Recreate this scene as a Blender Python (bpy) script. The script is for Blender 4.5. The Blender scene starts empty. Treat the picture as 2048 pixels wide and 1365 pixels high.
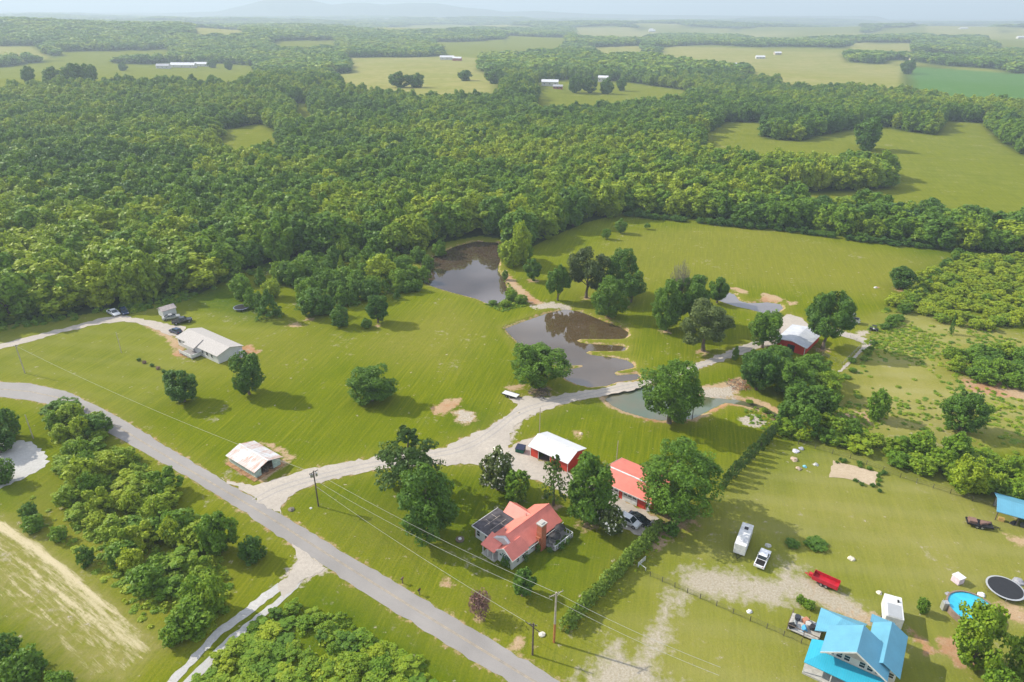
import bpy, bmesh, math, random
import numpy as np
from mathutils import Vector, Matrix, geometry

# ------------------------------------------------------------------ camera, light, exposure
H = 92.0; F = 1365.33
PITCH = math.radians(25.75); ROLL = math.radians(0.42)
FWD = np.array([0, math.cos(PITCH), -math.sin(PITCH)])
UP0 = np.array([0, math.sin(PITCH), math.cos(PITCH)]); R0 = np.array([1.0, 0, 0])
RGT = R0*math.cos(ROLL)+UP0*math.sin(ROLL); UPV = -R0*math.sin(ROLL)+UP0*math.cos(ROLL)
SC = bpy.context.scene
COL = SC.collection
cam = bpy.data.cameras.new("camera"); co = bpy.data.objects.new("camera", cam); COL.objects.link(co)
cam.lens = 24.0; cam.sensor_width = 36.0; cam.clip_start = 1.0; cam.clip_end = 60000
co.matrix_world = Matrix(((RGT[0], UPV[0], -FWD[0], 0), (RGT[1], UPV[1], -FWD[1], 0), (RGT[2], UPV[2], -FWD[2], H), (0, 0, 0, 1)))
SC.camera = co
SUN_EL = math.radians(36); SUNV = Vector((-0.94*math.cos(SUN_EL), 0.342*math.cos(SUN_EL), math.sin(SUN_EL)))
sl = bpy.data.lights.new("sun", 'SUN'); sl.energy = 5.0; sl.angle = math.radians(0.6); sl.color = (1.0, 0.94, 0.82)
so = bpy.data.objects.new("sun", sl); COL.objects.link(so); so.rotation_euler = SUNV.to_track_quat('Z', 'Y').to_euler(); so.location = (0, 0, 400)
W = bpy.data.worlds.new("World"); SC.world = W; W.use_nodes = True
wn = W.node_tree; wn.nodes.clear()
sky = wn.nodes.new('ShaderNodeTexSky'); sky.sky_type = 'NISHITA'; sky.sun_disc = False
sky.sun_elevation = SUN_EL; sky.sun_rotation = math.atan2(SUNV.x, SUNV.y); sky.dust_density = 2.0; sky.air_density = 1.0
wtc = wn.nodes.new('ShaderNodeTexCoord'); wmp = wn.nodes.new('ShaderNodeMapping'); wmp.inputs['Scale'].default_value = (1.4, 1.4, 6)
wno = wn.nodes.new('ShaderNodeTexNoise'); wno.inputs['Scale'].default_value = 2.2; wno.inputs['Detail'].default_value = 7
wrp = wn.nodes.new('ShaderNodeMapRange'); wrp.inputs[1].default_value = 0.36; wrp.inputs[2].default_value = 0.56
wmx = wn.nodes.new('ShaderNodeMix'); wmx.data_type = 'RGBA'; wmx.inputs['B'].default_value = (9.3, 9.9, 11.6, 1)
wbg = wn.nodes.new('ShaderNodeBackground'); wbg.inputs['Strength'].default_value = 0.10; wou = wn.nodes.new('ShaderNodeOutputWorld')
L = wn.links
L.new(wtc.outputs['Generated'], wmp.inputs[0]); L.new(wmp.outputs[0], wno.inputs['Vector']); L.new(wno.outputs[0], wrp.inputs[0])
L.new(sky.outputs[0], wmx.inputs['A']); L.new(wrp.outputs[0], wmx.inputs['Factor']); L.new(wmx.outputs['Result'], wbg.inputs[0]); L.new(wbg.outputs[0], wou.inputs[0])
SC.view_settings.view_transform = 'Standard'; SC.view_settings.look = 'None'
SC.view_settings.exposure = 0.38; SC.view_settings.gamma = 1.0
SC.render.engine = 'CYCLES'
SC.cycles.max_bounces = 5; SC.cycles.diffuse_bounces = 2; SC.cycles.glossy_bounces = 2; SC.cycles.transmission_bounces = 2
SC.cycles.volume_bounces = 0; SC.cycles.transparent_max_bounces = 4; SC.cycles.use_denoising = True
SC.cycles.caustics_reflective = False; SC.cycles.caustics_refractive = False
HAZE_D = 0.00021

rng = np.random.default_rng(7); random.seed(7)

def P(u, v, z=0.0):
    d = FWD+RGT*((u-1024)/F)-UPV*((v-682.5)/F); t = (z-H)/d[2]
    return np.array([d[0]*t, d[1]*t])
def proj(x, y, z):
    x = np.asarray(x, float); q0 = x; q1 = np.asarray(y, float); q2 = np.asarray(z, float)-H
    w = q1*FWD[1]+q2*FWD[2]; w = np.where(np.abs(w) < 1e-6, 1e-6, w)
    return 1024+F*(q0*RGT[0]+q1*RGT[1]+q2*RGT[2])/w, 682.5-F*(q0*UPV[0]+q1*UPV[1]+q2*UPV[2])/w
def sst(a, b, x):
    t = np.clip((x-a)/(b-a), 0, 1); return t*t*(3-2*t)
def hgt(x, y):
    x = np.asarray(x, float); y = np.asarray(y, float)
    m = sst(420, 1000, y)
    h = m*(4+3.5*np.sin(x/210+1)*np.sin(y/190+.5)+2.5*np.sin(x/95+y/130)) - 4*m
    m2 = sst(1500, 4000, y)
    h = h+m2*(10*np.sin(x/700+y/900)+9*np.sin(x/430-y/610+2)+7*np.sin(y/350+x/1500)+12)
    h = h+50*sst(-150, -1500, x)*np.exp(-((y-2300-.15*x)/480)**2)
    h = h+9*sst(120, -60, x)*np.exp(-((y-880)/120)**2)*sst(500, 700, y)
    return h
def size_at(u, v, px): # px in metres at ground pixel
    x, y = P(u, v); w = y*FWD[1]-H*FWD[2]; return px*w/F
def height_at(x, y, vt):
    u0, v0 = proj(x, y, 0); z = 0.0
    lo, hi = 0.0, 60.0
    for _ in range(40):
        m = (lo+hi)/2
        if proj(x, y, m)[1] > vt: lo = m
        else: hi = m
    return lo
def WP(pts, z=0.0): return np.array([P(u, v, z) for u, v in pts])

# ------------------------------------------------------------------ tagging and mesh helpers
def tag(o, label=None, cat=None, group=None, kind=None):
    if label: o['label'] = label
    if cat: o['category'] = cat
    if group: o['group'] = group
    if kind: o['kind'] = kind
    return o
def empty(name, loc, rz=0, label=None, cat=None, group=None):
    o = bpy.data.objects.new(name, None); COL.objects.link(o); o.location = loc; o.rotation_euler = (0, 0, rz); o.empty_display_size = .5
    return tag(o, label, cat, group)
class MB:
    def __init__(s): s.v = []; s.f = []; s.m = []
    def add(s, vs, fs, mi=0):
        n = len(s.v); s.v += [tuple(map(float, q)) for q in vs]; s.f += [tuple(i+n for i in f) for f in fs]; s.m += [mi]*len(fs)
    def box(s, x0, x1, y0, y1, z0, z1, mi=0):
        s.add([(x0,y0,z0),(x1,y0,z0),(x1,y1,z0),(x0,y1,z0),(x0,y0,z1),(x1,y0,z1),(x1,y1,z1),(x0,y1,z1)],
              [(3,2,1,0),(4,5,6,7),(0,1,5,4),(1,2,6,5),(2,3,7,6),(3,0,4,7)], mi); return s
    def prism_y(s, poly, y0, y1, mi=0): # poly in xz, extruded along y
        n = len(poly); s.add([(x,y0,z) for x,z in poly]+[(x,y1,z) for x,z in poly],
              [tuple(range(n)), tuple(range(2*n-1,n-1,-1))]+[(i,i+n,(i+1)%n+n,(i+1)%n) for i in range(n)], mi); return s
    def prism_x(s, poly, x0, x1, mi=0): # poly in yz
        n = len(poly); s.add([(x0,y,z) for y,z in poly]+[(x1,y,z) for y,z in poly],
              [tuple(range(n-1,-1,-1)), tuple(range(n,2*n))]+[(i,(i+1)%n,(i+1)%n+n,i+n) for i in range(n)], mi); return s
    def prism_z(s, poly, z0, z1, mi=0):
        n = len(poly); s.add([(x,y,z0) for x,y in poly]+[(x,y,z1) for x,y in poly],
              [tuple(range(n-1,-1,-1)), tuple(range(n,2*n))]+[(i,(i+1)%n,(i+1)%n+n,i+n) for i in range(n)], mi); return s
    def slab(s, q, th, mi=0): # q: 4 (or 3) corner points of the top surface; thickness downward
        n = len(q); s.add(list(q)+[(x,y,z-th) for x,y,z in q], [tuple(range(n)), tuple(range(2*n-1,n-1,-1))]+[(i,i+n,(i+1)%n+n,(i+1)%n) for i in range(n)], mi); return s
    def tube(s, p0, p1, r0, r1=None, n=8, mi=0, caps=True):
        r1 = r0 if r1 is None else r1; p0 = Vector(p0); p1 = Vector(p1); d = (p1-p0)
        if d.length < 1e-6: return s
        d.normalize(); a = d.orthogonal().normalized(); b = d.cross(a); vs = []
        for p, r in ((p0, r0), (p1, r1)):
            for i in range(n):
                t = 2*math.pi*i/n; vs.append(p+a*math.cos(t)*r+b*math.sin(t)*r)
        fs = [(i,(i+1)%n,(i+1)%n+n,i+n) for i in range(n)]
        if caps: fs += [tuple(range(n-1,-1,-1)), tuple(range(n,2*n))]
        s.add(vs, fs, mi); return s
    def path(s, pts, r, n=5, mi=0):
        for a, b in zip(pts[:-1], pts[1:]): s.tube(a, b, r, r, n, mi, False)
        return s
    def build(s, name, mats, parent=None, smooth=False, bevel=0):
        me = bpy.data.meshes.new(name); me.from_pydata(s.v, [], s.f)
        mats = mats if isinstance(mats, (list, tuple)) else [mats]
        for m in mats: me.materials.append(m)
        for p, mi in zip(me.polygons, s.m): p.material_index = mi; p.use_smooth = smooth
        if bevel:
            bm = bmesh.new(); bm.from_mesh(me)
            bmesh.ops.remove_doubles(bm, verts=bm.verts, dist=1e-5)
            bmesh.ops.bevel(bm, geom=[e for e in bm.edges if len(e.link_faces) == 2 and e.calc_face_angle(0) > .3], offset=bevel, segments=2, affect='EDGES', profile=.6)
            bm.to_mesh(me); bm.free()
        me.update(); o = bpy.data.objects.new(name, me); COL.objects.link(o); o.parent = parent
        return o
def np_mesh(name, V, Fq, mats, smooth=False):
    me = bpy.data.meshes.new(name); V = np.asarray(V, np.float32); Fq = np.asarray(Fq, np.int32)
    me.vertices.add(len(V)); me.vertices.foreach_set('co', V.ravel())
    k = Fq.shape[1]; me.loops.add(Fq.size); me.loops.foreach_set('vertex_index', Fq.ravel())
    me.polygons.add(len(Fq)); me.polygons.foreach_set('loop_start', np.arange(0, Fq.size, k, dtype=np.int32))
    if smooth: me.polygons.foreach_set('use_smooth', np.ones(len(Fq), bool))
    else: me.polygons.foreach_set('use_smooth', np.zeros(len(Fq), bool))
    for m in (mats if isinstance(mats, (list, tuple)) else [mats]): me.materials.append(m)
    me.update(calc_edges=True); return me
def copy_tree(o, parent=None):
    c = o.copy(); COL.objects.link(c); c.parent = parent
    for ch in list(o.children): copy_tree(ch, c)
    return c

# ------------------------------------------------------------------ materials
class NT:
    def __init__(s, name):
        s.mat = bpy.data.materials.new(name); s.mat.use_nodes = True; s.t = s.mat.node_tree; s.b = s.t.nodes['Principled BSDF']; s.L = s.t.links
    def n(s, ty, **kw):
        nd = s.t.nodes.new(ty)
        for k, v in kw.items():
            if k.startswith('_'): setattr(nd, k[1:], v)
            else: nd.inputs[k.replace('__', ' ')].default_value = v
        return nd
    def lk(s, a, b): s.L.new(a, b)
    def coord(s, kind='Object'): return s.n('ShaderNodeTexCoord').outputs[kind]
    def pos(s): return s.n('ShaderNodeNewGeometry').outputs['Position']
    def noise(s, vec, scale, detail=4, rough=.55, dist=0):
        nd = s.n('ShaderNodeTexNoise', Scale=scale, Detail=detail, Roughness=rough, Distortion=dist); s.lk(vec, nd.inputs['Vector']); return nd.outputs[0]
    def mapping(s, vec, scale=(1,1,1), rot=(0,0,0)):
        a = s.n('ShaderNodeMapping', Rotation=rot); s.lk(vec, a.inputs[0]); nd = s.n('ShaderNodeMapping', Scale=scale); s.lk(a.outputs[0], nd.inputs[0]); return nd.outputs[0]
    def rng(s, v, a, b, c=0., d=1.):
        nd = s.n('ShaderNodeMapRange'); s.lk(v, nd.inputs[0])
        for i, x in zip((1,2,3,4), (a,b,c,d)): nd.inputs[i].default_value = x
        return nd.outputs[0]
    def mix(s, f, a, b):
        nd = s.n('ShaderNodeMix', _data_type='RGBA')
        for k, x in (('Factor', f), ('A', a), ('B', b)):
            if isinstance(x, (tuple, list)): nd.inputs[k].default_value = (*x, 1) if len(x) == 3 else x
            elif isinstance(x, (int, float)): nd.inputs[k].default_value = x
            else: s.lk(x, nd.inputs[k])
        return nd.outputs['Result']
    def math(s, op, a, b=None):
        nd = s.n('ShaderNodeMath', _operation=op)
        for i, x in enumerate((a, b)):
            if x is None: continue
            if isinstance(x, (int, float)): nd.inputs[i].default_value = x
            else: s.lk(x, nd.inputs[i])
        return nd.outputs[0]
    def attr(s, name, ty='GEOMETRY'):
        nd = s.n('ShaderNodeAttribute', _attribute_name=name, _attribute_type=ty); return nd.outputs['Fac']
    def bump(s, h, strength=.3, dist=.1):
        nd = s.n('ShaderNodeBump', Strength=strength, Distance=dist); s.lk(h, nd.inputs['Height']); s.lk(nd.outputs[0], s.b.inputs['Normal'])
    def color(s, c):
        if isinstance(c, tuple): s.b.inputs['Base Color'].default_value = (*c, 1)
        else: s.lk(c, s.b.inputs['Base Color'])
_M = {}
def plain(name, c, rough=.6, metal=0, var=.12, scale=1.5, spec=.3, coat=0):
    if name in _M: return _M[name]
    t = NT(name); v = t.coord(); n1 = t.noise(v, scale, 5)
    c2 = tuple(max(0, x*(1-var*2)) for x in c); c3 = tuple(min(1, x*(1+var)) for x in c)
    t.color(t.mix(t.rng(n1, .3, .7), c2, c3)); t.b.inputs['Roughness'].default_value = rough; t.b.inputs['Metallic'].default_value = metal
    t.b.inputs['Specular IOR Level'].default_value = spec; t.b.inputs['Coat Weight'].default_value = coat
    _M[name] = t.mat; return t.mat
def ribbed(name, c, axis='X', pitch=.3, rough=.4, rust=None, var=.08, seam=.5):
    if name in _M: return _M[name]
    t = NT(name); v = t.coord()
    w = t.n('ShaderNodeTexWave', Scale=1.0/pitch*.5*.31831*2*math.pi/ (2*math.pi)*math.pi, Distortion=0.0, Detail=0.0, _bands_direction=axis); t.lk(v, w.inputs['Vector'])
    rib = t.rng(w.outputs['Fac'], .86, 1.0)
    n1 = t.noise(v, .6, 5); n2 = t.noise(v, 6, 3)
    base = t.mix(t.rng(n1, .3, .7), tuple(x*(1-var) for x in c), tuple(min(1, x*(1+var)) for x in c))
    base = t.mix(t.math('MULTIPLY', rib, seam*.5), base, tuple(x*.55 for x in c))
    if rust:
        st = t.noise(t.mapping(v, (6, .35, 1) if axis == 'X' else (.35, 6, 1)), 1.0, 4, .7)
        r = t.math('MULTIPLY', t.rng(st, .44, .56), t.rng(t.noise(v, .35, 3), .40, .54))
        base = t.mix(r, base, rust)
    t.color(base); t.bump(t.math('ADD', rib, t.math('MULTIPLY', n2, .1)), .5, .04)
    t.b.inputs['Roughness'].default_value = rough; t.b.inputs['Specular IOR Level'].default_value = .35
    _M[name] = t.mat; return t.mat
def siding(name, c, pitch=.18):
    if name in _M: return _M[name]
    t = NT(name); v = t.coord()
    w = t.n('ShaderNodeTexWave', Scale=.5/pitch*.3183*3.1416, _bands_direction='Z', _wave_profile='SAW'); t.lk(v, w.inputs['Vector'])
    n1 = t.noise(v, .8, 5)
    b = t.mix(t.rng(n1, .3, .75), tuple(x*.86 for x in c), c); b = t.mix(t.rng(w.outputs['Fac'], .88, 1, 0, .35), b, tuple(x*.5 for x in c))
    t.color(b); t.bump(w.outputs['Fac'], .4, .03); t.b.inputs['Roughness'].default_value = .55
    _M[name] = t.mat; return t.mat
def brickmat(name='chimney_brick'):
    if name in _M: return _M[name]
    t = NT(name); v = t.coord(); vm = t.mapping(v, (1, 1, 1), (math.radians(90), 0, math.radians(20)))
    b = t.n('ShaderNodeTexBrick', Scale=3.5, Color1=(.42,.10,.035,1), Color2=(.30,.07,.03,1), Mortar=(.36,.27,.2,1)); b.inputs['Mortar Size'].default_value = .015
    t.lk(vm, b.inputs['Vector']); t.color(b.outputs[0]); t.b.inputs['Roughness'].default_value = .85; _M[name] = t.mat; return t.mat
GLASS = plain('window_glass', (.02, .03, .035), .12, 0, .1, 1, .6)
WHITE = plain('white_paint', (.66, .66, .64), .5)
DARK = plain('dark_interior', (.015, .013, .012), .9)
BLACK = plain('black_plastic', (.02, .02, .022), .5)
TYRE = plain('tyre_rubber', (.02, .02, .02), .85)
STEEL = plain('steel', (.45, .45, .46), .4, .8)
WOODP = plain('weathered_wood', (.16, .12, .09), .85, 0, .25, 6)
CONC = plain('concrete', (.46, .44, .40), .85, 0, .12, 2)

def leafmat(name, dark, mid, light, trans=.3):
    t = NT(name)
    tone = t.attr('tone', 'INSTANCER')
    v = t.coord(); n1 = t.noise(v, .45, 3); n2 = t.noise(v, 2.4, 2)
    ra = t.n('ShaderNodeObjectInfo').outputs['Random']
    k = t.math('ADD', t.math('MULTIPLY', tone, .72), t.math('MULTIPLY', t.rng(n1, .3, .7), .20))
    k = t.math('ADD', k, t.math('MULTIPLY', t.rng(n2, .3, .7), .14)); k = t.math('ADD', k, t.math('MULTIPLY', ra, .08)); k = t.math('SUBTRACT', k, .07)
    cr = t.n('ShaderNodeValToRGB'); e = cr.color_ramp.elements
    e[0].position = 0; e[0].color = (*dark, 1); e[1].position = 1; e[1].color = (*light, 1); m = e.new(.5); m.color = (*mid, 1)
    t.lk(k, cr.inputs[0]); c = cr.outputs[0]
    t.lk(c, t.b.inputs['Base Color']); t.b.inputs['Roughness'].default_value = .55; t.b.inputs['Specular IOR Level'].default_value = .25
    tr = t.n('ShaderNodeBsdfTranslucent'); t.lk(t.mix(.5, c, (.16, .22, .015)), tr.inputs[0])
    mx = t.n('ShaderNodeMixShader', Fac=trans); t.lk(t.b.outputs[0], mx.inputs[1]); t.lk(tr.outputs[0], mx.inputs[2])
    t.lk(mx.outputs[0], t.t.nodes['Material Output'].inputs[0]); return t.mat
LEAF = leafmat('broad_leaves', (.038, .115, .026), (.165, .295, .018), (.46, .52, .022), .36)
NEEDLE = leafmat('needles', (.036, .085, .022), (.10, .175, .024), (.22, .32, .035), .25)
MAGN = leafmat('magnolia_leaves', (.05, .085, .025), (.125, .165, .035), (.25, .26, .08), .2)
BLOSSOM = plain('white_blossom', (.75, .72, .6), .6)
DRYTWIG = plain('dry_twigs', (.24, .13, .11), .8, 0, .3, 3)
BARE = plain('bare_twigs', (.20, .18, .15), .85, 0, .3, 3)
def barkmat():
    t = NT('bark'); v = t.coord(); n = t.noise(t.mapping(v, (3, 3, .6)), 2.5, 5)
    t.color(t.mix(n, (.07, .05, .035), (.2, .155, .115))); t.b.inputs['Roughness'].default_value = .9; t.bump(n, .6, .05); return t.mat
BARK = barkmat()
def blobnoise(X, Y, s, seed):
    r = np.random.default_rng(seed); v = np.zeros(X.shape)
    for k in range(7): a = r.uniform(0, 6.28); f = r.uniform(.6, 1.8)/s; v += np.sin((X*math.cos(a)+Y*math.sin(a))*f+r.uniform(0, 6.28))
    return v/7**.5
def far_open(X, Y): # openings of the distant countryside
    m_ = sst(1500, 2600, Y); fo = (1-m_)*(blobnoise(X, Y*.8, 150, 5)+.6*blobnoise(X, Y, 60, 6))+m_*(blobnoise(X, Y*.6, 330, 15)+.5*blobnoise(X, Y, 140, 6)); thr = np.interp(Y, [850, 1150, 1700, 9000], [9, .9, .30, .15]); ridge = (X < -200) & (Y > 1500) & (Y < 2900)
    return fo-np.where(ridge, 9, thr)

# ------------------------------------------------------------------ outlines read from the photograph (2048 x 1365), laid on the ground
ROAD_U = [(-260,742),(-120,752),(0,764),(60,767),(130,782),(200,815),(258,847),(439,957),(600,1052),(740,1136),(900,1231),(1071,1333),(1140,1374),(1330,1490),(1600,1660)]
ROAD_L = [(-260,766),(-120,778),(0,794),(60,801),(110,812),(160,834),(234,875),(293,908),(439,993),(586,1091),(740,1193),(880,1280),(1018,1366),(1200,1480),(1450,1650)]
DRIVE = [(436,954),(459,963),(490,969),(517,969),(555,958),(584,949),(619,937),(660,930),(684,926),(768,911),(820,905),(884,897),(925,877),(976,857),(1017,829),(1030,816),(1036,808),
 (1017,798),(1030,795),(1057,792),(1092,796),(1139,787),(1212,776),(1234,766),(1284,762),(1330,750),(1369,737),(1399,725),(1500,686),(1520,677),(1550,663),(1560,647),(1554,637),(1581,629),(1604,637),(1622,657),(1600,664),
 (1556,688),(1517,697),(1440,724),(1376,746),(1330,760),(1284,773),(1262,782),(1217,790),(1174,798),(1125,809),(1087,822),(1050,837),(1027,854),(1020,877),(1017,897),(1032,887),(1072,872),(1082,880),
 (1066,902),(1066,914),(1100,931),(1150,952),(1230,995),(1295,1026),(1328,1044),(1312,1056),(1281,1072),(1248,1058),(1190,1030),(1130,988),(1082,964),(1047,956),(1010,944),(963,931),(878,929),(760,939),(668,957),(625,970),(591,985),(576,995),(563,1011),(562,1029)]
POND_A = [(1009,658),(1040,646),(1098,626),(1132,619),(1162,624),(1210,644),(1239,654),(1256,664),(1257,671),(1249,678),(1220,679),(1160,679),(1154,682),(1160,685),(1175,688),(1244,692),(1253,696),(1249,702),(1220,703),(1177,703),(1172,706),(1182,710),(1230,716),(1254,721),(1267,729),(1269,734),(1264,737),(1249,740),(1232,744),(1229,747),(1234,751),(1274,748),(1281,753),(1274,760),(1234,765),(1212,773),(1179,775),(1154,770),(1134,761),(1122,751),(1122,745),(1139,739),(1166,734),(1164,731),(1117,732),(1100,730),(1076,722),(1058,712),(1045,700),(1032,682),(1017,668)]
POND_B = [(845,528),(872,511),(911,493),(952,483),(996,486),(1006,504),(998,530),(996,542),(1007,557),(1022,595),(1001,607),(975,608),(952,598),(905,586),(878,578),(849,568),(842,545)]
POND_C = [(1210,800),(1219,790),(1249,783),(1284,775),(1330,772),(1379,779),(1390,791),(1424,796),(1473,800),(1500,805),(1528,813),(1554,828),(1566,846),(1556,846),(1545,834),(1523,821),(1484,811),(1451,806),(1440,811),(1423,819),(1399,832),(1384,839),(1324,842),(1294,837),(1249,824),(1224,812)]
POND_D = [(1411,592),(1440,584),(1458,586),(1469,589),(1479,602),(1499,607),(1536,605),(1561,609),(1567,617),(1553,628),(1530,628),(1499,619),(1474,614),(1449,606)]
WZ = -0.45
PONDS = [WP(p, WZ) for p in (POND_A, POND_B, POND_C, POND_D)]
def sdist(X, Y, poly):
    """signed distance, positive inside"""
    out = np.full(X.shape, -1e6); x0, y0 = poly.min(0)-16; x1, y1 = poly.max(0)+16
    m = (X > x0) & (X < x1) & (Y > y0) & (Y < y1)
    if not m.any(): return out
    x = X[m]; y = Y[m]; d2 = np.full(x.shape, 1e12); ins = np.zeros(x.shape, bool); n = len(poly)
    for i in range(n):
        ax, ay = poly[i]; bx, by = poly[(i+1) % n]; ex, ey = bx-ax, by-ay
        t = np.clip(((x-ax)*ex+(y-ay)*ey)/(ex*ex+ey*ey+1e-12), 0, 1); dx = x-ax-t*ex; dy = y-ay-t*ey; d2 = np.minimum(d2, dx*dx+dy*dy)
        c = ((ay > y) != (by > y)) & (x < (bx-ax)*(y-ay)/(by-ay+1e-12)+ax); ins ^= c
    out[m] = np.where(ins, 1, -1)*np.sqrt(d2); return out
def far_poly(pts):
    r = []
    for u, v in pts:
        z = 0.0
        for _ in range(6): x, y = P(u, v, z); z = .5*z+.5*float(hgt(x, y))
        r.append(P(u, v, z))
    return np.array(r)
CLEAR = [ # openings in the woods: (outline, tone name)
 ([(1404,270),(1454,245),(1524,245),(1530,278),(1600,284),(1664,268),(1700,262),(1754,250),(1800,262),(1874,272),(1889,242),(1964,247),(1999,285),(2048,312),(2300,400),(2300,500),(2048,468),(1925,455),(1750,434),(1640,428),(1555,418),(1545,384),(1650,388),(1770,378),(1778,360),(1768,345),(1640,350),(1500,343),(1400,330)], 'field'),
 ([(440,262),(520,248),(550,262),(575,330),(500,340),(440,335)], 'field'),
 ([(588,208),(618,208),(640,262),(588,262)], 'field'),
 ([(662,150),(760,142),(960,142),(1000,156),(1000,206),(850,212),(760,198),(690,190)], 'tan'),
 ([(1070,166),(1130,160),(1240,163),(1390,184),(1360,214),(1230,232),(1080,238)], 'field'),
 ([(-200,138),(0,135),(190,116),(240,128),(330,131),(430,126),(515,132),(512,168),(480,182),(220,176),(100,186),(-200,196)], 'field'),
 ([(1310,108),(1350,92),(1500,98),(1560,103),(1680,106),(1700,126),(1790,130),(1815,132),(1810,196),(1700,190),(1560,188),(1560,172),(1480,168),(1500,145),(1400,135),(1310,124)], 'tan'),
 ([(1815,134),(1870,136),(2048,148),(2300,160),(2300,230),(2048,222),(1960,218),(1818,200)], 'crop'),
 ([(1140,56),(1300,58),(1330,72),(1290,82),(1150,80)], 'tan'), ([(690,116),(900,112),(965,118),(960,152),(700,154)], 'tan'), ([(860,84),(1010,78),(1050,114),(900,122)], 'field'), ([(1010,72),(1140,76),(1120,108),(1000,106)], 'field'),
 ([(1840,52),(1980,50),(2010,72),(1860,80)], 'tan'), ([(1960,70),(2150,68),(2150,104),(1990,106)], 'field'), ([(-60,94),(70,92),(110,118),(0,128),(-60,126)], 'tan'), ([(110,104),(340,98),(350,122),(130,128)], 'field'),
 ([(540,84),(670,80),(690,104),(560,108)], 'field'), ([(1480,58),(1720,58),(1730,74),(1500,78)], 'field'), ([(1690,86),(1830,86),(1830,116),(1700,112)], 'tan'), ([(380,62),(480,60),(500,76),(390,80)], 'tan'), ([(760,54),(900,52),(910,64),(770,68)], 'field'), ([(1180,96),(1290,92),(1300,118),(1200,124)], 'tan'),
]
CLEARW = [(far_poly(p), k) for p, k in CLEAR]
FEDGE_U = np.array([-200,0,120,200,310,345,400,455,480,560,640,700,760,830,850,862,905,960,1000,1010,1030,1060,1100,1170,1255,1290,1400,1500,1700,1890,1925,2048,2300])
FEDGE_V = np.array([ 680,650,636,622,606,596,586,556,540,536,514,502,502,510,500,490,480,470,476,500,506,494,474,444,423,424,438,452,474,497,502,506,520])
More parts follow.
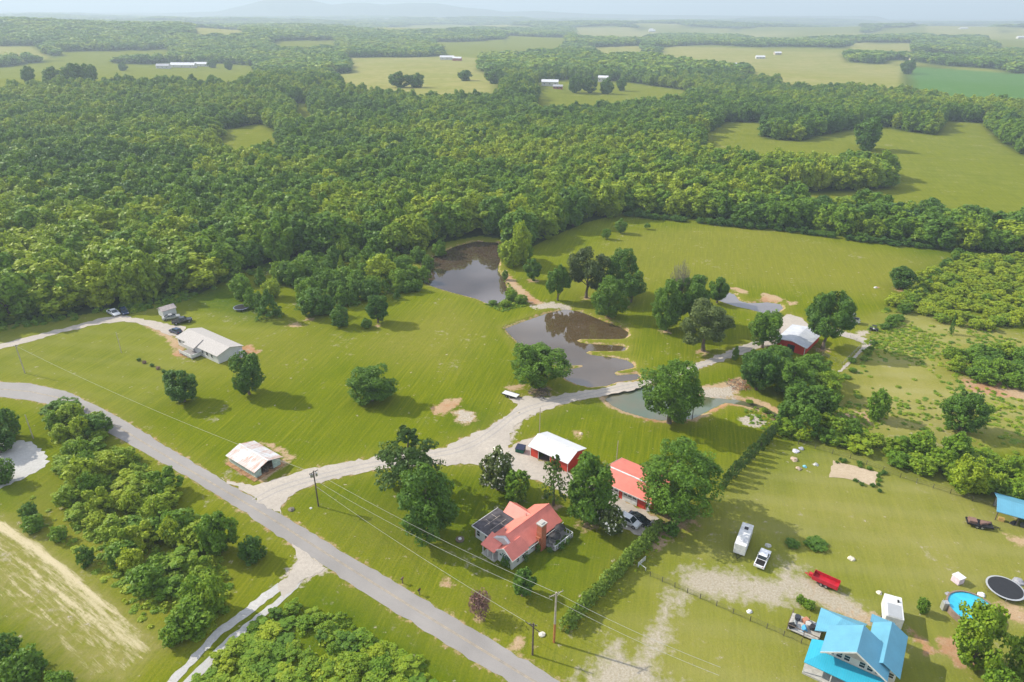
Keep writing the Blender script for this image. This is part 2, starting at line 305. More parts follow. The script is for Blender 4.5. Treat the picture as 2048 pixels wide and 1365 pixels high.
# ------------------------------------------------------------------ ground sheet
def build_ground():
    ys = [-260., -120., -40., 10., 30.]; y = 44.
    while y < 24800:
        ys.append(y); st = 2.0*(y*y+H*H)/(H*F); y += max(.62, st) if y < 3500 else max(st, y*.035)
    ys = np.array(ys); s = np.linspace(-1.12, 1.12, 660)
    Wd = .78*np.maximum(ys, 20)+26
    X = s[None, :]*Wd[:, None]; Y = np.repeat(ys[:, None], X.shape[1], 1)
    # two skirts outside the view
    ex = np.array([1.15, 1.4, 2.2, 5.0]); exl = np.clip(-ex[::-1][None, :]*Wd[:, None]-np.array([900, 400, 120, 20])[None, :], -24500, 0)
    exr = np.clip(ex[None, :]*Wd[:, None]+np.array([20, 120, 400, 900])[None, :], 0, 24500)
    X = np.hstack([exl, X, exr]); Y = np.repeat(ys[:, None], X.shape[1], 1)
    nr, nc = X.shape; X = X.ravel(); Y = Y.ravel()
    near = Y < 460
    Z = hgt(X, Y)
    A = {k: np.zeros(X.shape) for k in ('soil', 'rock', 'gravel', 'dry', 'lush', 'straw', 'crop', 'wood', 'tan', 'out')}
    def add(name, pts, w=1.5, amt=1.0):
        d = sdist(X, Y, WP(pts)); A[name] = np.maximum(A[name], amt*np.clip(.5+d/(2*w), 0, 1))
    for p in PONDS:
        d = sdist(X, Y, p); m = d > -12
        Z[m] += np.minimum(0, WZ*sst(-1.15, 0, d[m])-.9*sst(0, 2.4, d[m]))
        A['soil'][m] = np.maximum(A['soil'][m], np.clip(.85-np.abs(d[m]+.35)/1.1, 0, 1)*.8)
        A['dry'][m] = np.maximum(A['dry'][m], np.clip(1-np.abs(d[m]+1.5)/3.5, 0, 1)*.6)
    d = sdist(X, Y, PONDS[2]); A['soil'] = np.maximum(A['soil'], np.clip(1.0-np.abs(d+.8)/2.0, 0, 1)*.85)
    dd = np.maximum(sdist(X, Y, WP(DRIVE)), sdist(X, Y, WP(ROAD_U+ROAD_L[::-1])))
    A['soil'] = np.maximum(A['soil'], np.clip(1-np.abs(dd)/1.5, 0, 1)*.44); A['dry'] = np.maximum(A['dry'], np.clip(1-np.abs(dd)/5, 0, 1)*.45)
    # bare soil, rock and rubble
    for pts in ([(905,822),(925,818),(950,826),(954,838),(930,851),(912,843)],[(862,815),(893,798),(925,798),(915,812),(885,832),(866,826)],[(1459,577),(1470,574),(1496,583),(1492,590),(1478,586)],
      [(1521,591),(1530,586),(1545,590),(1568,598),(1560,603),(1524,602)],[(1574,602),(1594,604),(1592,610),(1580,612)],[(1001,542),(1012,542),(1036,568),(1070,597),(1094,609),(1067,611),(1040,594),(1010,562)],
      [(452,926),(500,955),(522,966),(530,958),(572,932),(580,926),(566,918),(505,945),(460,915)],[(520,885),(545,888),(575,905),(592,916),(580,920),(545,900)],
      [(285,648),(300,646),(358,680),(372,706),(378,716),(340,712),(350,700),(330,676)],[(460,700),(500,690),(520,705),(480,720)],[(1007,775),(1024,770),(1050,768),(1044,778),(1020,782)],
      [(1320,1040),(1340,1050),(1350,1072),(1330,1090),(1300,1110),(1306,1085),(1322,1062)],[(1660,828),(1720,822),(1760,830),(1740,850),(1690,842)],[(1240,1000),(1300,1026),(1330,1045),(1345,1050),(1330,1060),(1290,1040)],
      [(1920,755),(2048,770),(2100,790),(2048,800),(1940,786)],[(1600,1155),(1640,1170),(1720,1215),(1760,1236),(1750,1250),(1700,1240),(1600,1190)],[(1990,1205),(2040,1210),(2070,1260),(2030,1245),(2000,1225)],[(1880,1270),(1930,1280),(1960,1330),(1930,1345),(1880,1300)],
      [(1825,1262),(1850,1280),(1870,1305),(1850,1308),(1835,1285)],[(2010,1070),(2060,1080),(2080,1096),(2030,1090)]):
        add('soil', pts, 1.6, .95)
    for pts in ([(1060,612),(1105,604),(1142,612),(1136,619),(1122,617),(1100,616),(1070,619)],[(912,823),(928,820),(948,829),(946,839),(928,848),(916,842)],[(1480,835),(1510,830),(1535,845),(1520,855),(1485,850)],
      [(1381,788),(1384,778),(1436,776),(1470,772),(1466,795),(1424,793)],[(1640,655),(1668,655),(1704,668),(1735,660),(1738,668),(1715,676),(1700,670)],
      [(640,1112),(600,1110),(560,1165),(575,1180),(612,1165),(660,1140)],[(1030,846),(1060,828),(1085,822),(1050,840),(1036,860),(1024,890),(1018,880)]):
        add('rock', pts, 1.2, .95)
    add('soil', [(1381,788),(1384,776),(1436,768),(1481,755),(1497,768),(1461,797),(1424,797)], 1.6, 1)
    for pts in ([(1318,1192),(1347,1178),(1382,1186),(1371,1211),(1352,1227),(1342,1267),(1326,1294),(1318,1345),(1390,1380),(1380,1440),(1150,1440),(1140,1372),(1173,1340),(1205,1306),(1240,1288),(1262,1312),(1275,1302),(1288,1267),(1307,1222)],
      [(1400,1130),(1470,1140),(1540,1160),(1560,1118),(1600,1128),(1630,1150),(1640,1165),(1700,1185),(1745,1228),(1760,1246),(1700,1238),(1640,1218),(1600,1200),(1540,1212),(1450,1196),(1380,1186),(1350,1165),(1360,1140)]):
        add('gravel', pts, 2.6, .78)
    for u, v, r in ((1172,597,2.2),(1218,637,2),(1330,664,2.2),(1405,706,2.6),(1250,612,2),(1067,562,3),(1106,1012,2),(1175,1050,2.5),(1080,785,4),(1800,580,3),(1645,700,3),(960,1235,1.4),(1350,1035,5),(754,652,1.5),(1755,575,1.2),(1040,826,1.3),(1160,868,2),(620,640,2),(590,650,3),(1040,1290,2),(893,1168,1.6)):
        x, y = P(u, v); r = r*1.15; A['soil'] = np.maximum(A['soil'], np.clip(.92-np.hypot(X-x, Y-y)/(1.6*r), 0, 1)*.80)
    # dry and lush turf
    for pts, a in (([(330,690),(520,660),(620,640),(700,690),(560,760),(380,760)], .45),([(700,690),(900,600),(980,650),(900,740),(760,720)], .7),([(1120,560),(1260,460),(1500,450),(1750,500),(1900,520),(1780,600),(1500,570),(1340,570),(1200,620)], .62),
      ([(1680,800),(1740,640),(1800,625),(1960,640),(2300,760),(2300,860),(1900,800),(1780,860),(1700,880)], .95),([(1440,1000),(1600,960),(2300,1100),(2300,1300),(1850,1200),(1560,1080),(1420,1080)], .55),
      ([(1180,1310),(1290,1180),(1430,1200),(1620,1300),(1600,1440),(1180,1440)], .7),([(80,960),(260,1060),(420,1250),(300,1330),(160,1150),(0,1040)], .75),([(250,1060),(440,1100),(540,1120),(590,1150),(480,1180)], .4),([(640,1030),(760,1030),(880,1110),(840,1150),(700,1110)], .6),([(560,1030),(1060,1330),(1100,1290),(700,1060)], .35),([(920,1180),(1100,1210),(1160,1260),(1090,1310),(960,1260)], .7),([(1190,1120),(1300,1090),(1240,1160),(1150,1190)], .4)):
        add('dry', pts, 9, a)
    for pts, a in (([(1125,810),(1212,795),(1240,830),(1160,830),(1060,870)], .5),([(900,810),(960,815),(990,850),(960,862),(900,860)], .8),([(590,1000),(760,960),(960,945),(1100,980),(1180,1060),(1250,1120),(1100,1230),(960,1130),(760,1080)], .45),
      ([(345,580),(460,570),(560,650),(480,640),(360,610)], .9),([(0,950),(100,1000),(60,1030),(-60,1000)], .7),([(-100,1210),(60,1290),(160,1400),(-100,1500)], .6),([(400,1330),(560,1200),(650,1140),(900,1280),(1000,1400),(360,1420)], .6),([(700,980),(760,960),(800,1010),(840,1090),(720,1060)], .3),([(1560,1032),(1600,1035),(1680,1058),(1650,1075),(1580,1058)], .9),
      ([(1830,480),(2300,500),(2300,680),(1760,660)], .5),([(1700,860),(1800,880),(2300,960),(2300,1060),(1900,960),(1580,880),(1620,850)], .5),([(1430,1010),(1600,900),(1640,890),(1600,960),(1470,1050)], .5)):
        add('lush', pts, 5, a)
    add('tan', [(1180,1330),(1290,1130),(1480,940),(1640,885),(2300,1050),(2300,1500),(1150,1500)], 8, .38); add('tan', [(1690,860),(1750,650),(1800,632),(1960,650),(2060,690),(1890,705),(1870,760),(1990,780),(2300,800),(2300,880),(1900,880)], 7, .75); add('tan', [(-100,620),(340,600),(560,650),(250,830),(-100,740)], 10, .22)
    add('straw', [(-200,1000),(0,1034),(16,1038),(80,1082),(161,1146),(240,1216),(332,1298),(300,1316),(278,1337),(245,1372),(160,1372),(123,1331),(38,1249),(-200,1060)], 2.2, .80); add('straw', [(-200,1015),(0,1062),(60,1120),(180,1222),(300,1318),(284,1330),(150,1232),(40,1140),(-20,1092),(-200,1035)], .9, .92); add('straw', [(-200,1040),(0,1120),(120,1240),(240,1340),(225,1352),(100,1255),(-20,1140),(-200,1050)], .8, .90); add('straw', [(-200,985),(0,1034),(16,1038),(80,1082),(161,1146),(240,1216),(332,1298),(310,1300),(180,1205),(60,1110),(-10,1070),(-200,1010)], 1.2, 1)
    add('wood', [(-120,1320),(0,1280),(150,1400),(-120,1450)], 6, .3)
    for poly, k in CLEARW:
        d = sdist(X, Y, poly); w = 4 if poly[:, 1].min() < 700 else 14
        A['out'] = np.maximum(A['out'], np.clip(.5+d/(2*w), 0, 1))
        if k == 'crop': A['crop'] = np.maximum(A['crop'], np.clip(.5+d/(2*w), 0, 1))
        if k == 'tan': A['tan'] = np.maximum(A['tan'], .72*np.clip(.5+d/(2*w), 0, 1))
        if k == 'field': A['tan'] = np.maximum(A['tan'], .12*np.clip(.5+d/(2*w), 0, 1))
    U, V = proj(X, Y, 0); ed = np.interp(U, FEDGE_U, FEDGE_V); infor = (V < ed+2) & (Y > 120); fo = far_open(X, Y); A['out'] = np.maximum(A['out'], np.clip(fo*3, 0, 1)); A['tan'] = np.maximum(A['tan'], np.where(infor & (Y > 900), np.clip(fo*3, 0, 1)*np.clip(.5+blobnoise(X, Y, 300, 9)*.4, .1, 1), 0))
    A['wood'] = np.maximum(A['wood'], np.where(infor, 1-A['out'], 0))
    idx = (np.arange(nr-1)[:, None]*nc+np.arange(nc-1)[None, :]).ravel()
    Fq = np.stack([idx, idx+1, idx+nc+1, idx+nc], 1)
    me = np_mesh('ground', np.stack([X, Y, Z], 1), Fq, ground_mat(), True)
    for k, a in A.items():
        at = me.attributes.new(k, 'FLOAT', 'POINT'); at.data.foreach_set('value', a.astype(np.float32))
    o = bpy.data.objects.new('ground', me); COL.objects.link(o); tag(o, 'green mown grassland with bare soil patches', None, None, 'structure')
def ground_mat():
    t = NT('grassland'); p = t.pos()
    n_big = t.noise(p, .012, 4, .6); n_mid = t.noise(p, .07, 5, .65); n_sm = t.noise(p, .55, 5, .7); n_fine = t.noise(p, 2.6, 4, .75)
    g = t.mix(t.rng(n_mid, .32, .68), (.066, .114, .002), (.112, .152, .002))
    g = t.mix(t.rng(n_big, .35, .65, 0, .55), g, (.150, .170, .003))
    g = t.mix(t.rng(n_sm, .35, .75, 0, .55), g, (.066, .100, .007))
    g = t.mix(t.rng(n_fine, .35, .65, 0, .6), g, (.185, .195, .006))
    # mower passes
    wv = t.n('ShaderNodeTexWave', Scale=.11, Distortion=1.6, Detail=3.0, _bands_direction='X'); wv.inputs['Detail Scale'].default_value = .7; t.lk(t.mapping(p, (1,1,1), (0,0,math.radians(14))), wv.inputs['Vector'])
    wfin = t.n('ShaderNodeTexWave', Scale=.34, Distortion=5.5, Detail=3.0, _bands_direction='X'); wfin.inputs['Detail Scale'].default_value = .6; t.lk(t.mapping(p, (1,1,1), (0,0,math.radians(14))), wfin.inputs['Vector'])
    mw = t.math('MULTIPLY', t.rng(wfin.outputs['Fac'], .6, 1.0, 0, .22), t.rng(t.noise(p, .03, 3), .42, .6))
    g = t.mix(mw, g, (.215, .23, .010))
    stk = t.noise(t.mapping(p, (1.5, .06, 1), (0, 0, math.radians(14))), 1.0, 5, .7); g = t.mix(t.rng(stk, .5, .68, 0, .42), g, (.235, .235, .016)); g = t.mix(t.rng(stk, .48, .36, 0, .35), g, (.062, .095, .004))
    def fac(name, sharp=4.0, amt=.7, nz=None):
        a = t.attr(name); z = nz or n_sm
        return t.rng(t.math('ADD', a, t.math('MULTIPLY', t.math('SUBTRACT', z, .5), amt*2)), .5-.5/sharp, .5+.5/sharp)
    def soft(name, amt=1.2): # broad blend with broken texture
        a = t.attr(name); return t.rng(t.math('MULTIPLY', a, t.rng(n_sm, .25, .7, .35, 1.1)), 0, 1, 0, 1)
    g = t.mix(soft('lush'), g, (.045, .092, .006))
    dryc = t.mix(t.rng(n_fine, .3, .7), (.205, .19, .025), (.29, .25, .07))
    g = t.mix(t.math('MULTIPLY', soft('dry'), .72), g, dryc)
    # straw windrows
    sp = t.mapping(p, (.22, 1.5, 1), (0, 0, math.radians(33)))
    sn = t.noise(sp, 1.0, 6, .72, .25); sbig = t.noise(t.mapping(p, (.012, .17, 1), (0, 0, math.radians(33))), 1.0, 2)
    stf = t.math('MULTIPLY', t.attr('straw'), t.rng(t.math('ADD', t.math('ADD', sn, t.math('MULTIPLY', sbig, .9)), t.math('MULTIPLY', t.math('SUBTRACT', t.attr('straw'), .8), .9)), .90, 1.10))
    g = t.mix(t.math('MULTIPLY', t.attr('straw'), t.rng(n_sm, .35, .6, .3, .8)), g, (.27, .235, .09))
    g = t.mix(stf, g, t.mix(n_fine, (.42, .35, .20), (.58, .51, .34)))
    g = t.mix(t.math('MULTIPLY', t.attr('tan'), t.rng(n_mid, .3, .6, .6, 1.25)), g, t.mix(t.rng(n_big, .4, .6), (.30, .27, .09), (.24, .24, .06)))
    fr = t.n('ShaderNodeTexWave', Scale=.035, Distortion=.6, Detail=2.0, _bands_direction='Y'); t.lk(t.mapping(p, (1,1,1), (0,0,math.radians(8))), fr.inputs['Vector'])
    g = t.mix(t.math('MULTIPLY', t.attr('tan'), t.rng(fr.outputs['Fac'], .5, 1, 0, .4)), g, (.30, .28, .12))
    g = t.mix(t.attr('crop'), g, t.mix(n_mid, (.06, .145, .03), (.09, .18, .04)))
    so = t.mix(t.rng(n_fine, .3, .7), (.33, .22, .12), (.47, .35, .22)); so = t.mix(t.rng(n_mid, .5, .62, 0, .7), so, (.36, .17, .08))
    g = t.mix(fac('soil', 3.2, 1.0), g, so)
    rk = t.mix(t.rng(n_fine, .35, .65), (.28, .24, .18), (.52, .46, .38)); g = t.mix(fac('rock', 4, 1.35), g, rk)
    gv = t.mix(t.rng(n_fine, .3, .7), (.27, .23, .15), (.45, .405, .33)); g = t.mix(fac('gravel', 2.2, 1.7, t.math('MULTIPLY', t.math('ADD', n_sm, n_mid), .5)), g, gv)
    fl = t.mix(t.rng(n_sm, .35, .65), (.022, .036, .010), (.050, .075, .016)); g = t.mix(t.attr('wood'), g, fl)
    t.color(g); t.b.inputs['Roughness'].default_value = 1; t.b.inputs['Specular IOR Level'].default_value = 0
    t.bump(t.math('ADD', n_fine, t.math('MULTIPLY', n_sm, 1.4)), .55, .22)
    return t.mat
build_ground()

# ------------------------------------------------------------------ sheets laid on the ground
def jag(poly, step=1.0, amp=.3, seed=0):
    r = np.random.default_rng(seed); out = []; n = len(poly)
    for i in range(n):
        a = poly[i]; b = poly[(i+1) % n]; d = np.hypot(*(b-a)); k = max(1, int(d/step)); nv = np.array([-(b-a)[1], (b-a)[0]])/(d+1e-9)
        for j in range(k):
            out.append(a+(b-a)*j/k+(nv*r.normal(0, amp) if j else 0))
    return np.array(out)
def sheet(name, pts, z, mat, amp=.25, step=1.0, label=None, world=False):
    w = jag(np.asarray(pts) if world else WP(pts, z), step, amp, len(pts))
    vs = [Vector((x, y, 0)) for x, y in w]; tris = geometry.tessellate_polygon([vs])
    me = bpy.data.meshes.new(name); me.from_pydata([(x, y, z) for x, y in w], [], [tuple(t) for t in tris]); me.materials.append(mat)
    bm = bmesh.new(); bm.from_mesh(me); bmesh.ops.recalc_face_normals(bm, faces=bm.faces)
    if sum(f.normal.z for f in bm.faces) < 0: bmesh.ops.reverse_faces(bm, faces=bm.faces)
    bm.to_mesh(me); bm.free()
    o = bpy.data.objects.new(name, me); COL.objects.link(o); tag(o, label, None, None, 'structure'); return o
def gravelmat(name, a, b, c, tracks=True):
    t = NT(name); p = t.pos(); n1 = t.noise(p, .12, 5, .6); n2 = t.noise(p, 1.3, 5, .7); n3 = t.noise(p, 5, 3, .8)
    g = t.mix(t.rng(n1, .35, .65), a, b); g = t.mix(t.rng(n2, .42, .7, 0, .75), g, c); g = t.mix(t.rng(n3, .35, .65, 0, .35), g, tuple(x*.6 for x in a))
    t.color(g); t.b.inputs['Roughness'].default_value = .95; t.b.inputs['Specular IOR Level'].default_value = .1; t.bump(n3, .5, .08); return t.mat
GRAVEL = gravelmat('pale_gravel', (.42, .375, .32), (.52, .46, .385), (.35, .315, .275))
WGRAVEL = gravelmat('white_gravel', (.44, .43, .405), (.53, .515, .48), (.36, .345, .32))
def asphaltmat():
    t = NT('worn_asphalt'); p = t.pos(); n1 = t.noise(p, .1, 4); n2 = t.noise(t.mapping(p, (.12, 1, 1), (0, 0, math.radians(31))), 1.6, 5, .7); n3 = t.noise(p, 7, 3, .8)
    g = t.mix(t.rng(n1, .35, .65), (.215, .20, .185), (.275, .255, .235)); g = t.mix(t.rng(n2, .5, .8, 0, .5), g, (.20, .19, .185)); g = t.mix(t.rng(n3, .35, .65, 0, .25), g, (.37, .35, .34))
    t.color(g); t.b.inputs['Roughness'].default_value = .9; return t.mat
ASPH = asphaltmat()
sheet('road', ROAD_U+ROAD_L[::-1], .03, ASPH, .12, 1.5, 'grey two lane country road')
# centre line of the road
def centre(k0=0):
    up = WP(ROAD_U); lo = WP(ROAD_L); c = (up+lo)/2; return c
cl = centre(); mb = MB(); YEL = plain('yellow_line_paint', (.42, .32, .17), .9, 0, .3, 1)
for off in (-.12, .12):
    L1 = []
    for i in range(len(cl)):
        d = cl[min(i+1, len(cl)-1)]-cl[max(i-1, 0)]; d = d/np.hypot(*d); nv = np.array([-d[1], d[0]]); L1.append((cl[i]+nv*(off-.035), cl[i]+nv*(off+.035)))
    for (a, b), (c, d) in zip(L1[:-1], L1[1:]): mb.add([(*a, .036), (*b, .036), (*d, .036), (*c, .036)], [(3, 2, 1, 0)])
o = mb.build('road_marking', YEL); tag(o, 'faded yellow centre line of the road', None, None, 'structure')
sheet('driveway', DRIVE, .05, GRAVEL, .3, .9, 'pale gravel driveway past the ponds and barns')
RUT = gravelmat('rut_gravel', (.355, .33, .30), (.45, .41, .365), (.31, .29, .27))
rp = WP([(508,1003),(560,975),(640,953),(760,925),(860,912),(930,898),(985,866),(1030,826),(1100,804),(1180,789),(1290,766),(1400,732),(1510,690),(1566,662)])
def smooth(q, k=3):
    for _ in range(k): q = np.vstack([q[:1], np.stack([.75*q[:-1]+.25*q[1:], .25*q[:-1]+.75*q[1:]], 1).reshape(-1, 2), q[-1:]])
    return q
rp = smooth(rp); tg = np.gradient(rp, axis=0); tg /= np.linalg.norm(tg, axis=1, keepdims=True); nr_ = np.stack([-tg[:, 1], tg[:, 0]], 1)
for off in (-.85, .75): sheet('wheel_rut', np.vstack([rp+nr_*(off-.24), (rp+nr_*(off+.2))[::-1]]), .058, RUT, .05, .7, 'darker wheel rut worn into the gravel driveway', True)
sheet('track_apron', [(584,1085),(650,1135),(640,1146),(605,1160),(588,1180),(568,1196),(562,1190),(556,1168),(578,1150),(596,1120)], .045, GRAVEL, .2, .6, 'gravel mouth of the two rut farm track')
sheet('farm_track', [(556,1166),(569,1178),(440,1272),(356,1362),(300,1424),(284,1414),(336,1362),(428,1263)], .041, WGRAVEL, .12, .8, 'pale left rut of the farm track')
sheet('farm_track', [(590,1172),(606,1160),(596,1176),(470,1286),(386,1368),(330,1432),(314,1424),(366,1364),(452,1278),(566,1188)], .041, WGRAVEL, .12, .8, 'pale right rut of the farm track')
sheet('driveway', [(-120,705),(0,688),(60,673),(117,659),(205,636),(240,631),(262,634),(300,641),(352,652),(372,654),(366,664),(360,676),(330,668),(293,652),(249,643),(205,647),(117,667),(60,684),(0,699),(-120,720)], .05, GRAVEL, .25, 1, 'thin gravel drive to the white long house')
sheet('parking_lot', [(-60,872),(0,882),(38,881),(70,890),(96,914),(90,934),(50,956),(0,978),(-60,1000)], .045, WGRAVEL, .3, .9, 'pale gravel lot beside the thicket')
SANDM = gravelmat('arena_sand', (.44, .35, .24), (.52, .42, .30), (.38, .29, .19))
sheet('riding_arena', [(1666,921),(1759,946),(1748,973),(1690,957),(1658,955)], .045, SANDM, .15, .9, 'tan sand rectangle with grassy rim')
sheet('path', [(1640,654),(1673,661),(1712,670),(1742,681),(1744,688),(1724,704),(1683,744),(1675,744),(1715,705),(1728,688),(1706,679),(1670,669),(1638,659)], .047, GRAVEL, .12, .6, 'narrow pale path round the fenced lawn')

# ------------------------------------------------------------------ water
def watermat(name, c, spec=.5, rough=.03, blot=None):
    t = NT(name); p = t.pos(); n1 = t.noise(p, .09, 4); n = t.noise(p, 1.2, 3)
    t.color(t.mix(t.rng(n1, .35, .65), c, blot or tuple(x*1.25 for x in c))); t.b.inputs['Roughness'].default_value = rough; t.b.inputs['IOR'].default_value = 1.9
    t.b.inputs['Specular IOR Level'].default_value = spec; t.bump(n, .035, .05); return t.mat
WM = [watermat('brown_pond_water', (.075, .050, .024), .75), watermat('grey_pond_water', (.062, .042, .028), .7), watermat('teal_pond_water', (.075, .115, .06), .45, .06, (.12, .11, .055)), watermat('lilac_pond_water', (.16, .145, .14), .8, .08)]
for i, (poly, nm) in enumerate(zip(PONDS, ('brown fingered pond in the middle of the lawn', 'dark reflective pond below the dam', 'teal pond beside the gravel drive', 'small grey pond in the upper field'))):
    st = .8; x0, y0 = poly.min(0)-2; x1, y1 = poly.max(0)+2
    gx = np.arange(x0, x1, st); gy = np.arange(y0, y1, st); GX, GY = np.meshgrid(gx, gy); d = sdist(GX.ravel()+st/2, GY.ravel()+st/2, poly).reshape(GX.shape)
    ok = d[:-1, :-1] > -.75; n = len(gx); ids = (np.arange(len(gy)-1)[:, None]*n+np.arange(n-1)[None, :])[ok]
    me = np_mesh('pond', np.stack([GX.ravel(), GY.ravel(), np.full(GX.size, WZ)], 1), np.stack([ids, ids+1, ids+n+1, ids+n], 1), WM[i])
    bm = bmesh.new(); bm.from_mesh(me); bmesh.ops.delete(bm, geom=[v for v in bm.verts if not v.link_faces], context='VERTS'); bm.to_mesh(me); bm.free()
    o = bpy.data.objects.new('water', me); COL.objects.link(o); tag(o, nm, None, None, 'structure')

# ------------------------------------------------------------------ mountains and haze
def mountains():
    D = 11000.; U = [300,380,440,465,500,530,560,600,625,665,700,735,770,820,875,925,975,1010,1074,1124,1180,1300,1500]; V = [27,25,23,17,9,1,-5,-5,1,10,6,6,10,6,7,15,19,24,22,25,28,30,32]
    xs = np.linspace(-7500, 5200, 260); ysr = np.linspace(-1500, 1500, 40); u, _ = proj(xs, D, 100.)
    vv = np.interp(u, U, V); ha = np.array([height_far(x, D, v) for x, v in zip(xs, vv)])
    X, Y = np.meshgrid(xs, ysr); prof = np.exp(-(Y/620)**2); r = np.random.default_rng(3)
    Z = ha[None, :]*prof*(1+.05*np.sin(X/170+Y/210)*(1-prof)+.1*np.sin(Y/140+X/400)*(1-prof))-20*(1-prof)
    nr, nc = X.shape; idx = (np.arange(nr-1)[:, None]*nc+np.arange(nc-1)[None, :]).ravel()
    m = plain('far_wooded_slope', (.07, .10, .04), .95, 0, .2, .01)
    me = np_mesh('mountains', np.stack([X.ravel(), (Y+D).ravel(), Z.ravel()], 1), np.stack([idx, idx+1, idx+nc+1, idx+nc], 1), m, True)
    o = bpy.data.objects.new('mountains', me); COL.objects.link(o); tag(o, 'pale hazy mountains on the horizon', None, None, 'structure')
def height_far(x, y, vt):
    lo, hi = -50., 600.
    for _ in range(40):
        m = (lo+hi)/2
        if proj(x, y, m)[1] > vt: lo = m
        else: hi = m
    return lo
mountains()
def haze():
    mb = MB(); mb.box(-25500, 25500, -700, 25500, -26, 375)
    m = bpy.data.materials.new('haze_air'); m.use_nodes = True; nt = m.node_tree; nt.nodes.remove(nt.nodes['Principled BSDF'])
    v = nt.nodes.new('ShaderNodeVolumePrincipled'); v.inputs['Density'].default_value = HAZE_D; v.inputs['Color'].default_value = (.72, .87, .97, 1); v.inputs['Anisotropy'].default_value = .15
    nt.links.new(v.outputs[0], nt.nodes['Material Output'].inputs['Volume'])
    o = mb.build('haze', m); tag(o, 'thin pale summer haze over the countryside', None, None, 'stuff'); o.visible_shadow = True
haze()
#@@TREES
# ------------------------------------------------------------------ foliage prototypes (nominal tree: 10 m high, crown radius 4 m)
def unit(a): return a/(np.linalg.norm(a, axis=-1, keepdims=True)+1e-9)
def vnoise(r, q, f, k=9):
    v = np.zeros(len(q))
    for _ in range(k): d = unit(r.normal(size=3)); v += np.sin(q@d*f*r.uniform(.6, 1.5)+r.uniform(0, 6.28))
    return v/(k/2)**.5
def crown_pts(r, kind, n, low=False):
    if kind == 'round': c, R, zz, nl = 5.4, (4.0, 4.5), 0, 34
    elif kind == 'oval': c, R, zz, nl = 5.6, (3.9, 4.5), 0, 32
    elif kind == 'spread': c, R, zz, nl = 6.2, (4.2, 3.4), 0, 22
    elif kind == 'open': c, R, zz, nl = 6.3, (4.0, 3.6), 0, 17
    elif kind == 'tuft': c, R, zz, nl = 5.0, (4.0, 4.6), 0, 12
    else: c, R, zz, nl = 5, (4, 5), 0, 60
    Ps = []; Ns = []
    if kind in ('cone', 'column', 'ragged'):
        nl = {'cone': 80, 'column': 70, 'ragged': 120}[kind]
        for k in range(nl):
            h = r.uniform(0, 1)**(1.15 if kind == 'cone' else 1.0); z = .5+9.3*h
            env = {'cone': 4*(1-h)**.8+.25, 'column': 4*np.sqrt(max(0.02, 1-abs(2*h-.9)**2.6 if h > .45 else 1-.25*(1-h/.45)))*.9, 'ragged': 4*min(1, 2.2*(1-h))**.75*(.78+.25*math.sin(h*19+2*r.random()))*(.8+.3*r.random())+.35}[kind]
            th = r.uniform(0, 2*np.pi); rad = env*r.uniform(.35, .92); lr = max(.35, env*r.uniform(.22, .4)*(.72 if kind == 'ragged' else 1)); m = int(n/nl*1.05)
            d = unit(r.normal(size=(m, 3))); out = np.array([np.cos(th), np.sin(th), .25]); d = d[(d@out) > -.4]
            p = np.array([rad*np.cos(th), rad*np.sin(th), z])+d*np.array([lr, lr, lr*(.8 if kind != 'ragged' else .5)])*r.uniform(.6, 1.05, (len(d), 1))
            Ps.append(p); Ns.append(unit(d*.6+out*.5+np.array([0, 0, .3])+.6*r.normal(size=p.shape)))
    else:
        sub = r.uniform(.85, 1.12, 8) # uneven outline
        for k in range(nl):
            zc = 1-2*(k+.5)/nl; zc = np.clip(zc+r.normal(0, .08), -.93, 1); th = k*2.39996+r.normal(0, .35); q = np.sqrt(max(0, 1-zc*zc))
            dr = np.array([q*np.cos(th), q*np.sin(th), zc]); wob = sub[int((th % (2*np.pi))/(2*np.pi)*8) % 8]
            if kind in ('open', 'spread') and r.random() < .12: continue
            ins = r.uniform(.58, .84)*wob; lr = R[0]*r.uniform(.22, .36)*(1.15 if kind in ('open', 'spread', 'tuft') else 1)
            ce = np.array([0, 0, c])+dr*np.array([R[0], R[0], R[1]])*ins
            m = int(n/nl*1.1*(lr/(R[0]*.29))**2); d = unit(r.normal(size=(m, 3))); d = d[(d@dr) > -.45]
            d2 = d.copy(); p = ce+d2*lr*r.uniform(.72, 1.06, (len(d), 1))
            Ps.append(p); Ns.append(unit(d*.85+np.array([0, 0, .25])+.62*r.normal(size=p.shape)))
        m = int(n*.12); d = unit(r.normal(size=(m, 3)))*r.uniform(.2, .6, (m, 1)); Ps.append(np.array([0, 0, c])+d*np.array([R[0], R[0], R[1]])); Ns.append(unit(r.normal(size=(m, 3))+np.array([0, 0, .5])))
    Pp = np.vstack(Ps); Nn = np.vstack(Ns); cc = np.array([0, 0, c]) if kind not in ('cone', 'column', 'ragged') else np.array([0, 0, 5.])
    nz = vnoise(r, Pp, 2.3); nz2 = vnoise(r, Pp, 5.0)
    keep = (nz > -1.15+.5*r.random(len(Pp))) & (nz2 > -1.5); Pp = Pp+(Pp-cc)*np.array([1, 1, .6])*(.055*nz+.035*nz2)[:, None]; Pp, Nn = Pp[keep], Nn[keep]
    rad = np.percentile(np.hypot(Pp[:, 0], Pp[:, 1]), 98.5); Pp[:, :2] *= 4/rad
    lo, hi = np.percentile(Pp[:, 2], .5), np.percentile(Pp[:, 2], 99.7); b = {'round': .7, 'oval': .9, 'spread': 1.6, 'open': 2.4, 'cone': .15, 'column': .1, 'ragged': 1.2, 'tuft': .1}[kind]; b = .25 if low else b
    Pp[:, 2] = b+(Pp[:, 2]-lo)/(hi-lo)*(10-b)
    return Pp, Nn
